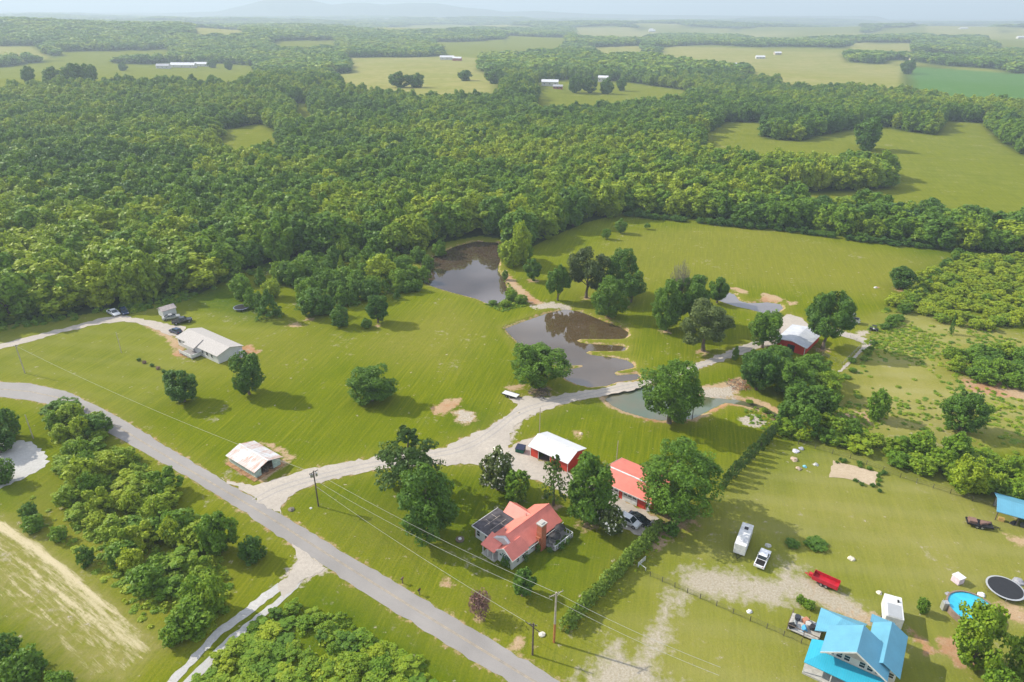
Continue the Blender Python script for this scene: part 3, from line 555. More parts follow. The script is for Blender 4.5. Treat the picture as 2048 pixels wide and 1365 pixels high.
def leafquads(r, Pp, Nn, size):
    n = len(Pp); a = unit(np.cross(Nn, unit(r.normal(size=(n, 3))))); b = np.cross(Nn, a)
    s = size*r.uniform(.6, 1.25, (n, 1)); a = a*s*.5; b = b*s*.5*r.uniform(.6, 1, (n, 1))
    V = np.stack([Pp-a-b, Pp+a-b*.7, Pp+a*.8+b, Pp-a*.9+b*.9], 1).reshape(-1, 3)
    return V, np.arange(4*n).reshape(n, 4)
def crown_mesh(name, kind, n, size, seed, mat=LEAF, extra=None, low=False):
    r = np.random.default_rng(seed); Pp, Nn = crown_pts(r, kind, n, low); V, Fq = leafquads(r, Pp, Nn, size); mats = [mat]
    mi = None
    if extra is not None: # blossoms scattered over the outside
        k = r.choice(len(Pp), int(len(Pp)*.07), replace=False); k = k[np.linalg.norm(Pp[k]-np.array([0, 0, 5]), axis=1) > 2.8]; V2, F2 = leafquads(r, Pp[k]*np.array([1.05, 1.05, 1.02])+Nn[k]*.15, Nn[k], max(size, .3))
        Fq2 = F2+len(V); V = np.vstack([V, V2]); mi = np.r_[np.zeros(len(Fq), int), np.ones(len(Fq2), int)]; Fq = np.vstack([Fq, Fq2]); mats = [mat, extra]
    me = np_mesh(name, V, Fq, mats)
    if mi is not None: me.polygons.foreach_set('material_index', mi.astype(np.int32))
    return me
def trunk_mb(r, kind='round', limbs=5, h=10., rad=.28):
    mb = MB(); top = h*(.75 if kind not in ('cone', 'ragged', 'column') else .97); pts = []; x = y = 0
    n = 6
    for i in range(n+1): pts.append((x, y, top*i/n)); x += r.normal(0, .12); y += r.normal(0, .12)
    for i in range(n): mb.tube(pts[i], pts[i+1], rad*(1.35 if i == 0 else 1-.78*i/n), rad*(1-.78*(i+1)/n), 7, caps=False)
    for k in range(limbs):
        t = r.uniform(.25, .8); i = int(t*n); b = Vector(pts[i]); th = k*2.4+r.uniform(-.4, .4); L_ = r.uniform(2.0, 3.4)*(1.1-t)
        up = r.uniform(.5, 1.2) if kind not in ('cone', 'ragged') else r.uniform(-.1, .25)
        e = b+Vector((math.cos(th)*L_, math.sin(th)*L_, L_*up)); mid = b.lerp(e, .5)+Vector((0, 0, .25)); mb.tube(b, mid, rad*.42, rad*.3, 6, caps=False); mb.tube(mid, e, rad*.3, rad*.09, 5, caps=False)
        for q in (-1, 1): mb.tube(mid, mid+Vector((math.cos(th+q*.8)*L_*.5, math.sin(th+q*.8)*L_*.5, L_*.3)), rad*.18, rad*.05, 4, caps=False)
    return mb
PR = {}
def hero(kind, seed, n=9500, size=.460, mat=LEAF, extra=None):
    k = (kind, seed, mat.name)
    if k not in PR: PR[k] = (crown_mesh('crown', kind, n, size, seed, mat, extra), None)
    return PR[k][0]
TR = {}
def trunk_mesh(kind, seed):
    k = (kind, seed % 3)
    if k not in TR:
        o = trunk_mb(np.random.default_rng(seed), kind).build('trunk', BARK); TR[k] = o.data; bpy.data.objects.remove(o)
    return TR[k]
def tree_at(x, y, w, h, kind, seed, label, cat='tree', name='leafy_tree', group=None, tone=.5, mat=LEAF, n=9500, size=.46, extra=None, rz=None):
    if size < .7 and n > 2600: k_ = n/9500; size = .42*8/max(w, 5); n = int(min(26000, 9500*k_**.5*(max(w, 5)/8.5)**1.5))
    e = empty(name, (x, y, float(hgt(x, y))), random.uniform(0, 6.28) if rz is None else rz, label, cat, group)
    for nm, me in (('trunk', trunk_mesh(kind, seed)), ('crown', hero(kind, seed, n, size, mat, extra))):
        o = bpy.data.objects.new(nm, me); COL.objects.link(o); o.parent = e; o['tone'] = tone
    e.scale = (w/8, w/8, h/10); return e
def tree_px(u, v, vt, wpx, kind, seed, label, **kw):
    x, y = P(u, v); w = size_at(u, v, wpx); h = height_at(x, y+w*.12, vt)*.98; kw['tone'] = kw.get('tone', .5)*.74; return tree_at(x, y, w, h, kind, seed, label, **kw)

# trees of the property, one by one
tree_px(744,801,728,96,'round',11,'round leafy tree standing alone in the middle of the lawn',tone=.24,name='maple_tree')
tree_px(499,789,703,66,'oval',12,'oval tree with long shadow between the white long house and the lone round tree',tone=.24)
tree_px(369,804,737,72,'round',13,'dark rounded tree nearest the road bend at the top of the field',tone=.12)
tree_px(822,988,845,138,'ragged',14,'broad dark pine with ragged crown beside the gravel driveway',name='pine_tree',tone=.32,mat=NEEDLE,n=11000,size=.42)
tree_px(860,1074,926,128,'oval',15,'tall dense maple between the dark pine and the red roofed house',tone=.24,name='maple_tree',n=12000,size=.34)
tree_px(995,980,896,74,'round',16,'magnolia dotted with white blossoms beside the driveway bend',name='magnolia_tree',tone=.62,mat=MAGN,extra=BLOSSOM)
tree_px(1031,1004,938,54,'round',17,'small light green tree between the magnolia and the house roof',tone=.5)
tree_px(1107,1011,905,62,'ragged',18,'thin see-through conifer with bare trunk behind the red roofed house',name='conifer_tree',tone=.5,mat=NEEDLE,n=2500,size=.42)
tree_px(1176,1040,906,108,'oval',19,'tall dense maple in front of the white roofed barn',tone=.32,name='maple_tree',n=12000,size=.34)
tree_px(1222,1066,1008,56,'round',20,'small white flowering magnolia beside the two parked cars',name='magnolia_tree',tone=.62,mat=MAGN,extra=BLOSSOM,n=6000)
tree_px(1350,1030,868,178,'round',21,'huge spreading tree overhanging the red garage roof',tone=.42,n=15000,size=.40)
tree_px(1074,770,686,122,'spread',22,'leaning spreading tree over the brush pile by the brown pond',tone=.42)
tree_px(1338,846,712,122,'oval',23,'tall bushy tree standing on the edge of the teal pond',tone=.34,n=11000)
tree_px(1115,601,531,48,'open',24,'narrow open tree at the upper tip of the brown pond',tone=.22)
tree_px(1172,596,491,80,'open',25,'tall grey green oak with long bare trunk above the brown pond',tone=.30,mat=MAGN)
tree_px(1240,590,495,72,'oval',26,'dark upright tree on the right of the grey green oak',tone=.12)
tree_px(1262,606,540,58,'open',41,'thin leaning tree behind the bright round tree of the pond grove',tone=.3,n=4500)
tree_px(1218,634,550,76,'round',27,'bright green round tree nearest the brown pond',tone=.38)
tree_px(1066,562,516,34,'oval',28,'small bushy tree beside the orange dam track',tone=.3)
tree_px(1331,662,556,66,'oval',29,'slender tree with mulch ring in the middle grove',tone=.36)
tree_px(1378,650,548,80,'open',30,'broad leafy tree behind the slender tree of the middle grove',tone=.28)
tree_px(1434,606,553,48,'spread',31,'small tree leaning toward the grey upper pond',tone=.2)
tree_px(1406,702,598,104,'open',32,'olive coloured oak in front of the middle grove by the drive',tone=.50,mat=MAGN,n=8000)
tree_px(1524,696,620,70,'spread',33,'small spreading tree between the drive and the far red barn',tone=.5)
tree_px(1645,698,582,92,'open',34,'tall two headed tree beside the far red barn',tone=.24,n=10000)
tree_px(1801,577,530,50,'round',35,'lone round tree in the far corner of the upper field',tone=.16)
tree_px(1212,479,457,19,'round',36,'tiny round tree in the upper left corner of the field',tone=.25,n=2500,size=.6)
tree_px(1241,467,437,26,'oval',37,'small tree closest to the woods in the upper left corner of the field',tone=.3,n=2500,size=.6)
tree_px(1294,459,447,14,'open',38,'stunted sapling at the top of the upper field',tone=.4,n=1500,size=.7)
tree_px(756,646,588,50,'oval',39,'dark cedar like tree on the left edge of the big lawn',tone=.1,name='cedar_tree')
tree_px(734,656,636,26,'round',40,'small dark bushy tree left of the cedar on the lawn edge',tone=.1,n=2500,size=.6)
tree_px(1044,1192,1140,56,'spread',42,'small crab apple tree in front of the house gable',tone=.18,name='fruit_tree',n=5000)
# grove between teal pond and far barn
GR = [(1512,780,700,62,'oval',.12,'dark tree on the left corner of the thicket below the far barn'),(1545,745,690,60,'round',.2,'leafy tree behind the left corner of the barn thicket'),(1500,755,702,40,'oval',.1,'narrow dark tree at the left tip of the barn thicket'),
 (1580,790,716,76,'round',.38,'pale green oak in the heart of the thicket below the far barn'),(1620,760,706,64,'spread',.45,'olive tree at the upper right of the barn thicket'),(1648,795,742,60,'round',.85,'yellow green tree on the right edge of the barn thicket'),
 (1600,830,765,70,'oval',.3,'mid green tree above the end of the teal pond creek'),(1640,830,772,52,'round',.5,'bushy tree at the right rim of the barn thicket'),(1575,850,800,48,'round',.35,'low leafy tree at the lower tip of the barn thicket'),(1560,720,690,44,'round',.28,'small tree directly in front of the far red barn'),(1610,866,812,50,'round',.3,'round tree where the conifer row meets the thicket')]
for i, (u, v, vt, w, k, tn, lb) in enumerate(GR): tree_px(u, v, vt, w*1.15, k, 50+i, lb, tone=tn, group='trees of the thicket below the far barn')
# bare tree crowns
def bare(u, v, vt, wpx, label, seed, mat, name, cat='tree', k=90):
    r = np.random.default_rng(seed); x, y = P(u, v); w = size_at(u, v, wpx); h = height_at(x, y, vt); e = empty(name, (x, y, 0), 0, label, cat)
    trunk_mb(r, 'round', 6, 10, .22).build('trunk', mat, e); mb = MB()
    for _ in range(k):
        d = unit(r.normal(size=3)); d[2] = abs(d[2])*.9+.15; d = unit(d); p = Vector((d[0]*2.2, d[1]*2.2, 3.6+d[2]*3)); q = Vector((d[0]*4, d[1]*4, 3.8+d[2]*6)); mb.tube(p*.4+Vector((0, 0, 2)), p, .07, .05, 4, caps=False); mb.tube(p, q, .05, .02, 4, caps=False)
        for _2 in range(4): s = p.lerp(q, r.uniform(.2, .9)); mb.tube(s, s+Vector(r.normal(0, .6, 3)), .03, .015, 3, caps=False)
    mb.build('branches', mat, e); e.scale = (w/8, w/8, h/10); return e
bare(1352,640,516,54,'leafless grey tree sticking up behind the middle grove',5,BARE,'bare_tree')
dp = bare(960,1232,1184,50,'dead reddish brown shrub on the front lawn by the road',6,DRYTWIG,'dead_shrub','shrub',150)
hv = crown_mesh('dry_leaves','round',1300,.42,77,DRYTWIG); ob = bpy.data.objects.new('dry_leaves', hv); COL.objects.link(ob); ob.parent = dp
# shrubs round the house
def shrub(x, y, w, h, label, kind='round', seed=60, tone=.3, name='garden_shrub', cat='shrub', group=None, mat=LEAF, n=700, size=1.1):
    me = hero(kind, 1000+seed % 3, n, size, mat); o = bpy.data.objects.new(name, me); COL.objects.link(o); o.location = (x, y, float(hgt(x, y))-.05*h); o.scale = (w/8, w/8, h/10); o.rotation_euler.z = random.uniform(0, 6.28); o['tone'] = tone
    return tag(o, label, cat, group)
for u, v, w, h, k, lb in ((1010,1131,1.9,2.0,'round','leafy shrub under the window of the front gable'),(1017,1137,.8,2.6,'column','slim evergreen at the front gable corner'),(1051,1122,1.0,2.6,'column','slim dark evergreen against the white side wall'),(1077,1103,1.1,2.2,'column','slim evergreen beside the brick chimney'),
  (1119,1096,2.2,1.5,'round','low bush in front of the deck railing'),(1132,1084,2.0,1.3,'round','low bush at the far end of the deck railing'),(1100,1104,1.2,1.0,'round','small bush at the deck corner'),(1342,1070,3.4,3.2,'round','round bush at the end of the hedge beside the garage tree')):
    x, y = P(u, v); shrub(x, y, w, h, lb, k, int(u), .15)
for i, (u, v) in enumerate(((278,722),(289,727),(304,733),(317,739),(328,745))):
    x, y = P(u, v); shrub(x, y, 1.3, .9, 'small dark bush in the line of five on the left lawn', 'round', i, .02, 'young_bush', 'bush', 'small dark bushes in a line', DRYTWIG if i % 2 else LEAF, 300, 1.5)
# clipped hedge and the row of young conifers
hp = WP([(1128,1262),(1322,1056)]); hl = np.hypot(*(hp[1]-hp[0])); hd = (hp[1]-hp[0])/hl; hn = np.array([-hd[1], hd[0]]); r_ = np.random.default_rng(4); PP = []; NN = []
for k in range(int(hl/1.15)):
    q, nn = crown_pts(r_, 'column', 750); s = r_.uniform(.9, 1.12); c = hp[0]+hd*(k*1.15+.5)+hn*r_.normal(0, .1); PP.append(np.c_[q[:, :2]*.30*s+c, q[:, 2]*.29*s*r_.uniform(.92, 1.08)]); NN.append(nn)
PP = np.vstack(PP); NN = np.vstack(NN); V, Fq = leafquads(r_, PP, NN, .30); he = bpy.data.objects.new('hedge', np_mesh('hedge', V, Fq, NEEDLE)); COL.objects.link(he); he['tone'] = .95
tag(he, 'long dense evergreen hedge running from the pole to the garage yard', 'hedge')
ce = [(1446,977),(1456,966),(1466,956),(1476,946),(1485,936),(1494,926),(1503,917),(1512,908),(1521,899),(1530,890),(1538,881),(1546,873),(1554,865)]
for i, (u, v) in enumerate(ce):
    x, y = P(u, v); s = random.uniform(.9, 1.1); tree_at(x, y, 2.0*s, 4.2*s, 'column', 70+i % 2, 'young dark conifer in the evenly spaced row along the right boundary' if 0 < i < 12 else ('first young conifer of the row beside the huge garage tree' if i == 0 else 'last young conifer of the row next to the barn thicket'), 'conifer', 'young_conifer', 'young conifers in a row on the boundary', .28, NEEDLE, 1500, .8)
# ------------------------------------------------------------------ woods
LAB = {0: 'dark blue green', 1: 'deep green', 2: 'mid green', 3: 'light green', 4: 'yellow green'}
def wood_name(u, v):
    if u < 420: return 'the wood behind the white long house'
    if u < 860: return 'the wood above the left grove'
    if u < 1300: return 'the wood around the dark pond'
    if v > 425: return 'the belt behind the upper field'
    return 'the wood beyond the property'
FP = [crown_mesh('wood%02d' % i, k, 5200, .56, 200+i, low=True) for i, k in enumerate(('round', 'oval', 'open', 'round', 'spread', 'oval'))]
FP += [crown_mesh('wood%02d' % (6+i), k, 420, 1.7, 300+i, low=True) for i, k in enumerate(('round', 'open', 'oval'))]
for m in FP[:6]: # give the near wood trees a stem as well
    o = trunk_mb(np.random.default_rng(len(m.vertices)), 'round', 3, 10, .26).build('t', BARK); bm = bmesh.new(); bm.from_mesh(m); nf = len(bm.faces); bm.from_mesh(o.data)
    bm.faces.ensure_lookup_table()
    for f in bm.faces[nf:]: f.material_index = 1
    bm.to_mesh(m); bm.free(); m.materials.append(BARK); bpy.data.objects.remove(o)
def in_clear(X, Y):
    out = np.zeros(X.shape, bool)
    for poly, k in CLEARW: out |= sdist(X, Y, poly) > -2.0
    return out
def sample_band(y0, y1, sp):
    ys = np.arange(y0, y1, sp); xs = []
    for y in ys: w = .80*y+40; x = np.arange(-w, w, sp); xs.append(np.stack([x, np.full(x.shape, y)], 1))
    q = np.vstack(xs); q += rng.uniform(-.42, .42, q.shape)*sp; return q
pts = []
for y0, y1, sp in ((165, 480, 7.6), (480, 760, 8.8), (760, 1150, 11.5), (1150, 1900, 17), (1900, 3200, 26), (3200, 5600, 42), (5600, 9000, 75)):
    q = sample_band(y0, y1, sp); pts.append(np.c_[q, np.full(len(q), sp)])
Q = np.vstack(pts); X, Y, S = Q.T; U, V = proj(X, Y, 0)
ok = (V < np.interp(U, FEDGE_U, FEDGE_V)) & (~in_clear(X, Y))
ok &= far_open(X, Y) < 0; ok &= sdist(X, Y, PONDS[1]) < -3
X, Y, S = X[ok], Y[ok], S[ok]; U, V = U[ok], V[ok]; N = len(X)
tone = np.clip(.60+.17*blobnoise(X, Y, 22, 11)+.14*blobnoise(X, Y, 70, 12)+rng.normal(0, .22, N)+np.where((V > 430) & (U > 1250), -.30, 0)-np.where((U > 380) & (V > 380) & (V < 520) & (U < 1300), .08, 0), 0.0, 1.0)
tone = np.where(Y > 480, tone*.9, tone)
hh = rng.uniform(11, 17.5, N)*np.where(Y > 1150, 1.0, 1.0)*np.where((V > 430) & (U > 1250), .82, 1); ww = np.maximum(S*1.45, 10)*rng.uniform(.85, 1.25, N); ww = np.where(Y < 1150, 10.5+9*rng.random(N)**1.2, ww)
# small openings shrink the trees at their rim
idx = np.where(Y < 1150, rng.integers(0, 6, N), rng.integers(6, 9, N)); rot = rng.uniform(0, 6.28, N)
# the 300 that show largest stand as trees of their own
dist = np.hypot(X, Y); vis = (U > -40) & (U < 2090) & (V > 0)
cand = np.argsort(np.where(vis, dist, 1e9)); front = cand[:300]
ftag = {}
for i in front:
    me = FP[int(idx[i])]; o = bpy.data.objects.new('forest_tree', me); COL.objects.link(o); o.location = (X[i], Y[i], float(hgt(X[i], Y[i]))-.2); o.rotation_euler.z = rot[i]; o.scale = (ww[i]/8, ww[i]/8, hh[i]/10); o['tone'] = float(tone[i])
    b = min(4, int(tone[i]*5)); wn_ = wood_name(U[i], V[i]); sz = 'tall' if hh[i] > 17 else ('broad' if ww[i] > 13 else 'smaller'); dl = 'at the edge of' if V[i] > np.interp(U[i], FEDGE_U, FEDGE_V)-22 else 'inside'
    tag(o, '%s %s tree %s %s' % (sz, LAB[b], dl, wn_), 'tree', '%s %s trees %s %s' % (sz, LAB[b], dl, wn_))
rest = np.setdiff1d(np.arange(N), front)
def scatter(name, X, Y, Z, W_, H_, rot, idx, tone, protos, label):
    cl = bpy.data.collections.new(name+'_kinds')
    for i, me in enumerate(protos): ob = bpy.data.objects.new('kind%02d' % i, me); cl.objects.link(ob)
    me = bpy.data.meshes.new(name); me.vertices.add(len(X)); me.vertices.foreach_set('co', np.stack([X, Y, Z], 1).astype(np.float32).ravel())
    for nm, ty, a in (('siz', 'FLOAT_VECTOR', np.stack([W_/8, W_/8, H_/10], 1)), ('rot', 'FLOAT_VECTOR', np.stack([0*rot, 0*rot, rot], 1)), ('tone', 'FLOAT', tone), ('kid', 'INT', idx)):
        at = me.attributes.new(nm, ty, 'POINT'); at.data.foreach_set('vector' if ty == 'FLOAT_VECTOR' else 'value', (a.astype(np.int32) if ty == 'INT' else a.astype(np.float32)).ravel())
    o = bpy.data.objects.new(name, me); COL.objects.link(o); tag(o, label, None, None, 'stuff')
    ng = bpy.data.node_groups.new(name, 'GeometryNodeTree'); ng.interface.new_socket('Geometry', in_out='INPUT', socket_type='NodeSocketGeometry'); ng.interface.new_socket('Geometry', in_out='OUTPUT', socket_type='NodeSocketGeometry')
    gi = ng.nodes.new('NodeGroupInput'); go = ng.nodes.new('NodeGroupOutput'); ip = ng.nodes.new('GeometryNodeInstanceOnPoints'); ci = ng.nodes.new('GeometryNodeCollectionInfo')
    ci.inputs['Collection'].default_value = cl; ci.inputs['Separate Children'].default_value = True; ci.inputs['Reset Children'].default_value = True; ip.inputs['Pick Instance'].default_value = True
    def na(nm, ty):
        n = ng.nodes.new('GeometryNodeInputNamedAttribute'); n.data_type = ty; n.inputs['Name'].default_value = nm; return [s for s in n.outputs if s.enabled and s.name == 'Attribute'][0]
    l = ng.links.new; l(gi.outputs[0], ip.inputs['Points']); l(ci.outputs[0], ip.inputs['Instance']); l(na('kid', 'INT'), ip.inputs['Instance Index']); l(na('rot', 'FLOAT_VECTOR'), ip.inputs['Rotation']); l(na('siz', 'FLOAT_VECTOR'), ip.inputs['Scale']); l(ip.outputs[0], go.inputs[0])
    md = o.modifiers.new('scatter', 'NODES'); md.node_group = ng; return o
Xr, Yr = X[rest], Y[rest]; scatter('woodland', Xr, Yr, hgt(Xr, Yr)-.2, ww[rest], hh[rest], rot[rest], idx[rest], tone[rest], FP, 'endless mixed green woods out to the horizon')
print('trees total', N)

# ------------------------------------------------------------------ separate groves of smaller trees around the property
YP = [crown_mesh('young%02d' % i, k, 3200, .62, 400+i, low=True) for i, k in enumerate(('round', 'oval', 'cone', 'tuft', 'oval'))]
def single(x, y, w, h, k, tone_, name, label, cat, group):
    o = bpy.data.objects.new(name, YP[k % 5]); COL.objects.link(o); o.location = (x, y, float(hgt(x, y))-.03*h); o.scale = (w/8, w/8, h/10); o.rotation_euler.z = random.uniform(0, 6.28); o['tone'] = float(tone_); return tag(o, label, cat, group)
def spx(u, v, vt, wpx, k, tone_, name, label, cat='tree', group=None):
    x, y = P(u, v); w = size_at(u, v, wpx)
    if w > 6.5 and k < 2 and v > 750: return tree_at(x, y, w, height_at(x, y+w*.12, vt)*.98, ('round', 'oval')[k], 3000+int(u), label, cat, name, group, tone_, n=9400)
    h = max(.8, height_at(x, y+w*.12, vt)*.98); return single(x, y, w, h, k, tone_, name, label, cat, group)
for u, v, vt, w, k, tn, lb in ((485,598,546,40,0,.5,'leafy tree left of the dark cedars in the side yard'),(505,618,572,26,1,.45,'slim tree behind the flat dark trampoline'),(540,638,575,46,2,.04,'large dark cedar in the side yard nearest the trampoline'),(522,626,580,24,1,.2,'slim olive cedar left of the large dark cedar'),
  (523,570,532,26,2,.3,'pointed tree at the foot of the wood'),(628,630,572,58,0,.22,'broad dark tree with visible stem in the side yard'),(612,612,558,36,1,.55,'light green tree behind the broad dark yard tree'),(655,628,590,34,0,.2,'low round tree right of the broad dark yard tree'),(681,653,606,34,1,.12,'dark upright tree near the lawn boundary'),
  (686,612,570,30,1,.3,'mid green tree among the side yard grove'),(664,600,560,28,2,.4,'pointed tree in the heart of the side yard grove'),(706,608,575,28,2,.35,'cone shaped tree right in the side yard grove'),(740,600,556,38,0,.1,'dark round tree behind the cedar on the lawn edge'),(765,566,506,54,0,.95,'pale yellow willow like tree in front of the dark pond'),
  (795,598,578,18,2,.1,'small dark cone bush near the dark pond'),(797,585,556,24,1,.6,'light bushy tree beside the small dark cone bush'),(815,585,560,24,0,.3,'round tree beside the dark pond shore'),(833,582,558,24,0,.3,'round shrub like tree on the dark pond shore'),(803,556,532,28,0,.25,'dark tree behind the pond side bushes'),
  (685,556,508,20,2,.75,'leftmost of three light pointed poplars'),(709,558,512,20,2,.75,'middle of three light pointed poplars'),(728,556,510,20,2,.8,'rightmost of three light pointed poplars'),(647,548,512,22,1,.6,'thin light tree at the wood edge above the grove'),(566,566,520,40,0,.55,'round light tree at the wood corner behind the side yard'),(545,596,556,34,0,.85,'yellow green tree behind the large dark cedar'),
  (588,572,524,36,1,.4,'leafy tree on the slope above the yard grove'),(618,560,516,40,0,.35,'round tree joining the grove to the wood'),(655,580,540,34,0,.3,'shaded tree inside the side yard grove'),(838,520,504,26,0,.7,'small light bush at the upper left shore of the dark pond'),(706,640,618,0.1,0,.2,'')):
    if lb: spx(u, v, vt, w*1.12, k, tn, 'yard_tree', lb, 'tree', 'trees of the side yard grove')
# woods edge bushes round the dark pond
for u, v, vt, w, tn, lb in ((1020,534,478,44,.85,'pale willow bush on the right shore of the dark pond'),(1042,528,440,40,.9,'tall yellow green tree right of the dark pond'),(1010,520,486,30,.6,'drooping bush at the top right of the dark pond'),(1050,520,480,34,.5,'green bush behind the pale pond willow'),(1010,560,540,14,.3,'small bush on the dam beside the dark pond'),(1022,600,578,26,.55,'weedy bush at the lower end of the dark pond'),(1042,606,588,26,.5,'weedy bush on the dam toe above the brown pond'),(985,610,600,18,.4,'low reeds at the bottom shore of the dark pond'),(1010,612,600,22,.6,'low reeds between dark pond and dam'),(1070,545,520,12,.2,'little dark bush beside the dam track')):
    spx(u, v, vt, w, 0, tn, 'pond_bush', lb, 'bush', 'bushes around the dark pond')
def region(poly, sp, hr, wr, kinds, tn, name, cat, labelf, group, seed=1, maxn=999, avoid=None):
    r = np.random.default_rng(seed); W_ = WP(poly); x0, y0 = W_.min(0); x1, y1 = W_.max(0); k = 0
    for y in np.arange(y0, y1, sp):
        for x in np.arange(x0, x1, sp):
            q = np.array([x, y])+r.uniform(-.4, .4, 2)*sp
            if sdist(q[:1], q[1:], W_)[0] < 0 or k >= maxn: continue
            uu, vv = proj(q[0], q[1], 0); t_ = float(np.clip(tn+r.normal(0, .17), 0, 1)); h = r.uniform(*hr); w = r.uniform(*wr)
            single(q[0], q[1], w, h, int(r.choice(kinds)), t_, name, labelf(float(uu), float(vv), t_, h), cat, group); k += 1
    return k
def tw(t): return LAB[min(4, int(t*5))]
# roadside thicket, lower left
c1 = region([(100,830),(228,872),(250,930),(330,975),(400,1060),(440,1130),(440,1215),(400,1262),(330,1230),(290,1180),(240,1120),(175,1080),(130,1010),(118,930)], 4.7, (2.4, 6.2), (4.0, 7.4), (0, 1, 3, 0), .72, 'thicket_tree', 'young tree', lambda u, v, t, h: '%s %s tree in the thicket between road and straw field' % ('tall' if h > 5.8 else 'low', tw(t)), 'young trees of the roadside thicket', 3)
for u, v, vt, w, k, tn, lb in ((128,832,798,78,0,.25,'broad dark tree leaning over the road bend at the thicket top'),(196,870,826,60,0,.2,'round dark tree beside the road at the thicket top'),(20,878,812,52,0,.15,'dark tree beside the pale gravel lot'),(2,905,850,60,0,.05,'dark tree cut by the left frame edge at the gravel lot'),(8,965,915,50,0,.2,'bush hanging over the gravel lot from the left'),(440,1105,1020,74,0,.42,'large round tree at the right corner of the thicket'),(506,1120,1068,52,1,.12,'dark spruce like tree at the right end of the thicket'),
  (175,1128,1088,34,1,.15,'small dark cedar at the lower left of the thicket'),(62,1040,1005,34,0,.12,'small dark bush left of the thicket'),(70,1062,1030,40,0,.4,'bush below the small dark bush left of the thicket'),(120,1080,1052,34,0,.5,'yellowish bush at the left foot of the thicket'),(250,1120,1080,60,0,.5,'leafy bush at the lower rim of the thicket'),(226,1140,1110,20,2,.1,'narrow dark juniper below the thicket'),(385,1250,1196,70,0,.5,'large leafy bush at the thicket end beside the farm track'),(430,1222,1150,56,0,.65,'light green tree at the thicket end near the farm track'),(350,1285,1245,50,0,.45,'bush at the bottom tip of the thicket'),(10,1330,1270,70,0,.15,'dark bush in the lower left frame corner'),(58,1362,1300,76,0,.35,'leafy bush in the lower left frame corner'),(120,1390,1345,60,0,.4,'low bush at the bottom frame edge on the left'),(1180,1300,1290,1,0,.1,'')):
    if lb: spx(u, v, vt, w, k, tn, 'roadside_tree', lb, 'tree', 'trees around the roadside thicket')
# brush in the triangle between farm track and road
c2 = region([(475,1280),(560,1215),(640,1222),(700,1250),(760,1300),(840,1345),(900,1390),(960,1440),(360,1440),(420,1350)], 2.7, (.6, 1.9), (2.2, 4.6), (3, 3, 0, 1), .66, 'scrub_bush', 'bush', lambda u, v, t, h: '%s %s scrub bush in the triangle between farm track and road' % ('waist high' if h < 2 else 'taller', tw(t)), 'scrub bushes beside the farm track', 4, 230)
# overgrown lot to the right
c3 = region([(1935,515),(2120,522),(2150,660),(2000,665),(1900,650),(1830,628),(1770,622),(1800,590),(1860,545)], 4.4, (1.8, 3.6), (3.6, 6.2), (0, 3, 0), .88, 'sapling', 'young tree', lambda u, v, t, h: '%s sapling in the dense yellow green plantation beyond the field corner' % tw(t), 'saplings of the plantation beyond the boundary', 5, 260)
c4 = region([(1885,740),(1905,705),(2000,700),(2120,710),(2140,790),(2000,770),(1930,762)], 5.0, (2.8, 5.2), (5.0, 8.0), (0, 1, 0), .45, 'grove_tree', 'tree', lambda u, v, t, h: '%s tree of the dark clump on the overgrown lot' % tw(t), 'trees of the dark clump at the right', 6)
c5 = region([(1560,868),(1600,840),(1660,850),(1760,890),(1850,905),(2100,940),(2120,1030),(2048,1012),(1960,985),(1820,945),(1740,915),(1660,890),(1600,885)], 4.4, (2.0, 4.8), (4.0, 6.8), (0, 1, 3, 0), .66, 'hedgerow_tree', 'young tree', lambda u, v, t, h: '%s %s tree in the wild hedgerow above the mown neighbour lot' % ('tall' if h > 4 else 'low', tw(t)), 'trees of the wild hedgerow', 7)
for u, v, vt, w, k, tn, lb in ((1750,838,776,44,0,.45,'upright green tree on the overgrown lot right of the barn thicket'),(1915,860,780,88,0,.2,'broad dark tree in the middle of the overgrown lot'),(1905,925,862,62,0,.5,'leafy tree below the broad dark tree of the overgrown lot'),(1930,985,915,70,0,.9,'yellow green tree at the lower rim of the wild hedgerow'),(2020,1000,955,50,0,.6,'light tree near the blue shed roof'),(1900,668,626,12,2,.2,'thin dark young tree on the path between plantation and dark clump'),(1700,872,836,40,0,.3,'dark bush at the left end of the wild hedgerow'),(1840,905,860,50,0,.6,'light green tree of the wild hedgerow behind the sand arena'),
   (1938,1330,1205,96,0,.62,'tall light green tree in front of the round pool'),(2040,1350,1265,70,0,.6,'light green tree in the lower right frame corner'),(1990,1385,1330,60,0,.5,'bush at the bottom right below the pool'),(1843,1225,1195,24,0,.3,'small dark bush on the lawn above the blue roofed house'),(1585,1090,1082,30,0,.2,'low green mound of weeds on the neighbour lawn'),(1632,1092,1080,46,0,.2,'long low weed mound on the neighbour lawn'),(1616,1215,1200,26,0,.5,'weedy bush beside the cluttered deck'),(1600,1205,1190,18,0,.5,'small weed bush behind the cluttered deck')):
    spx(u, v, vt, w, k, tn, 'lot_tree', lb, 'tree', 'single trees and bushes right of the property')
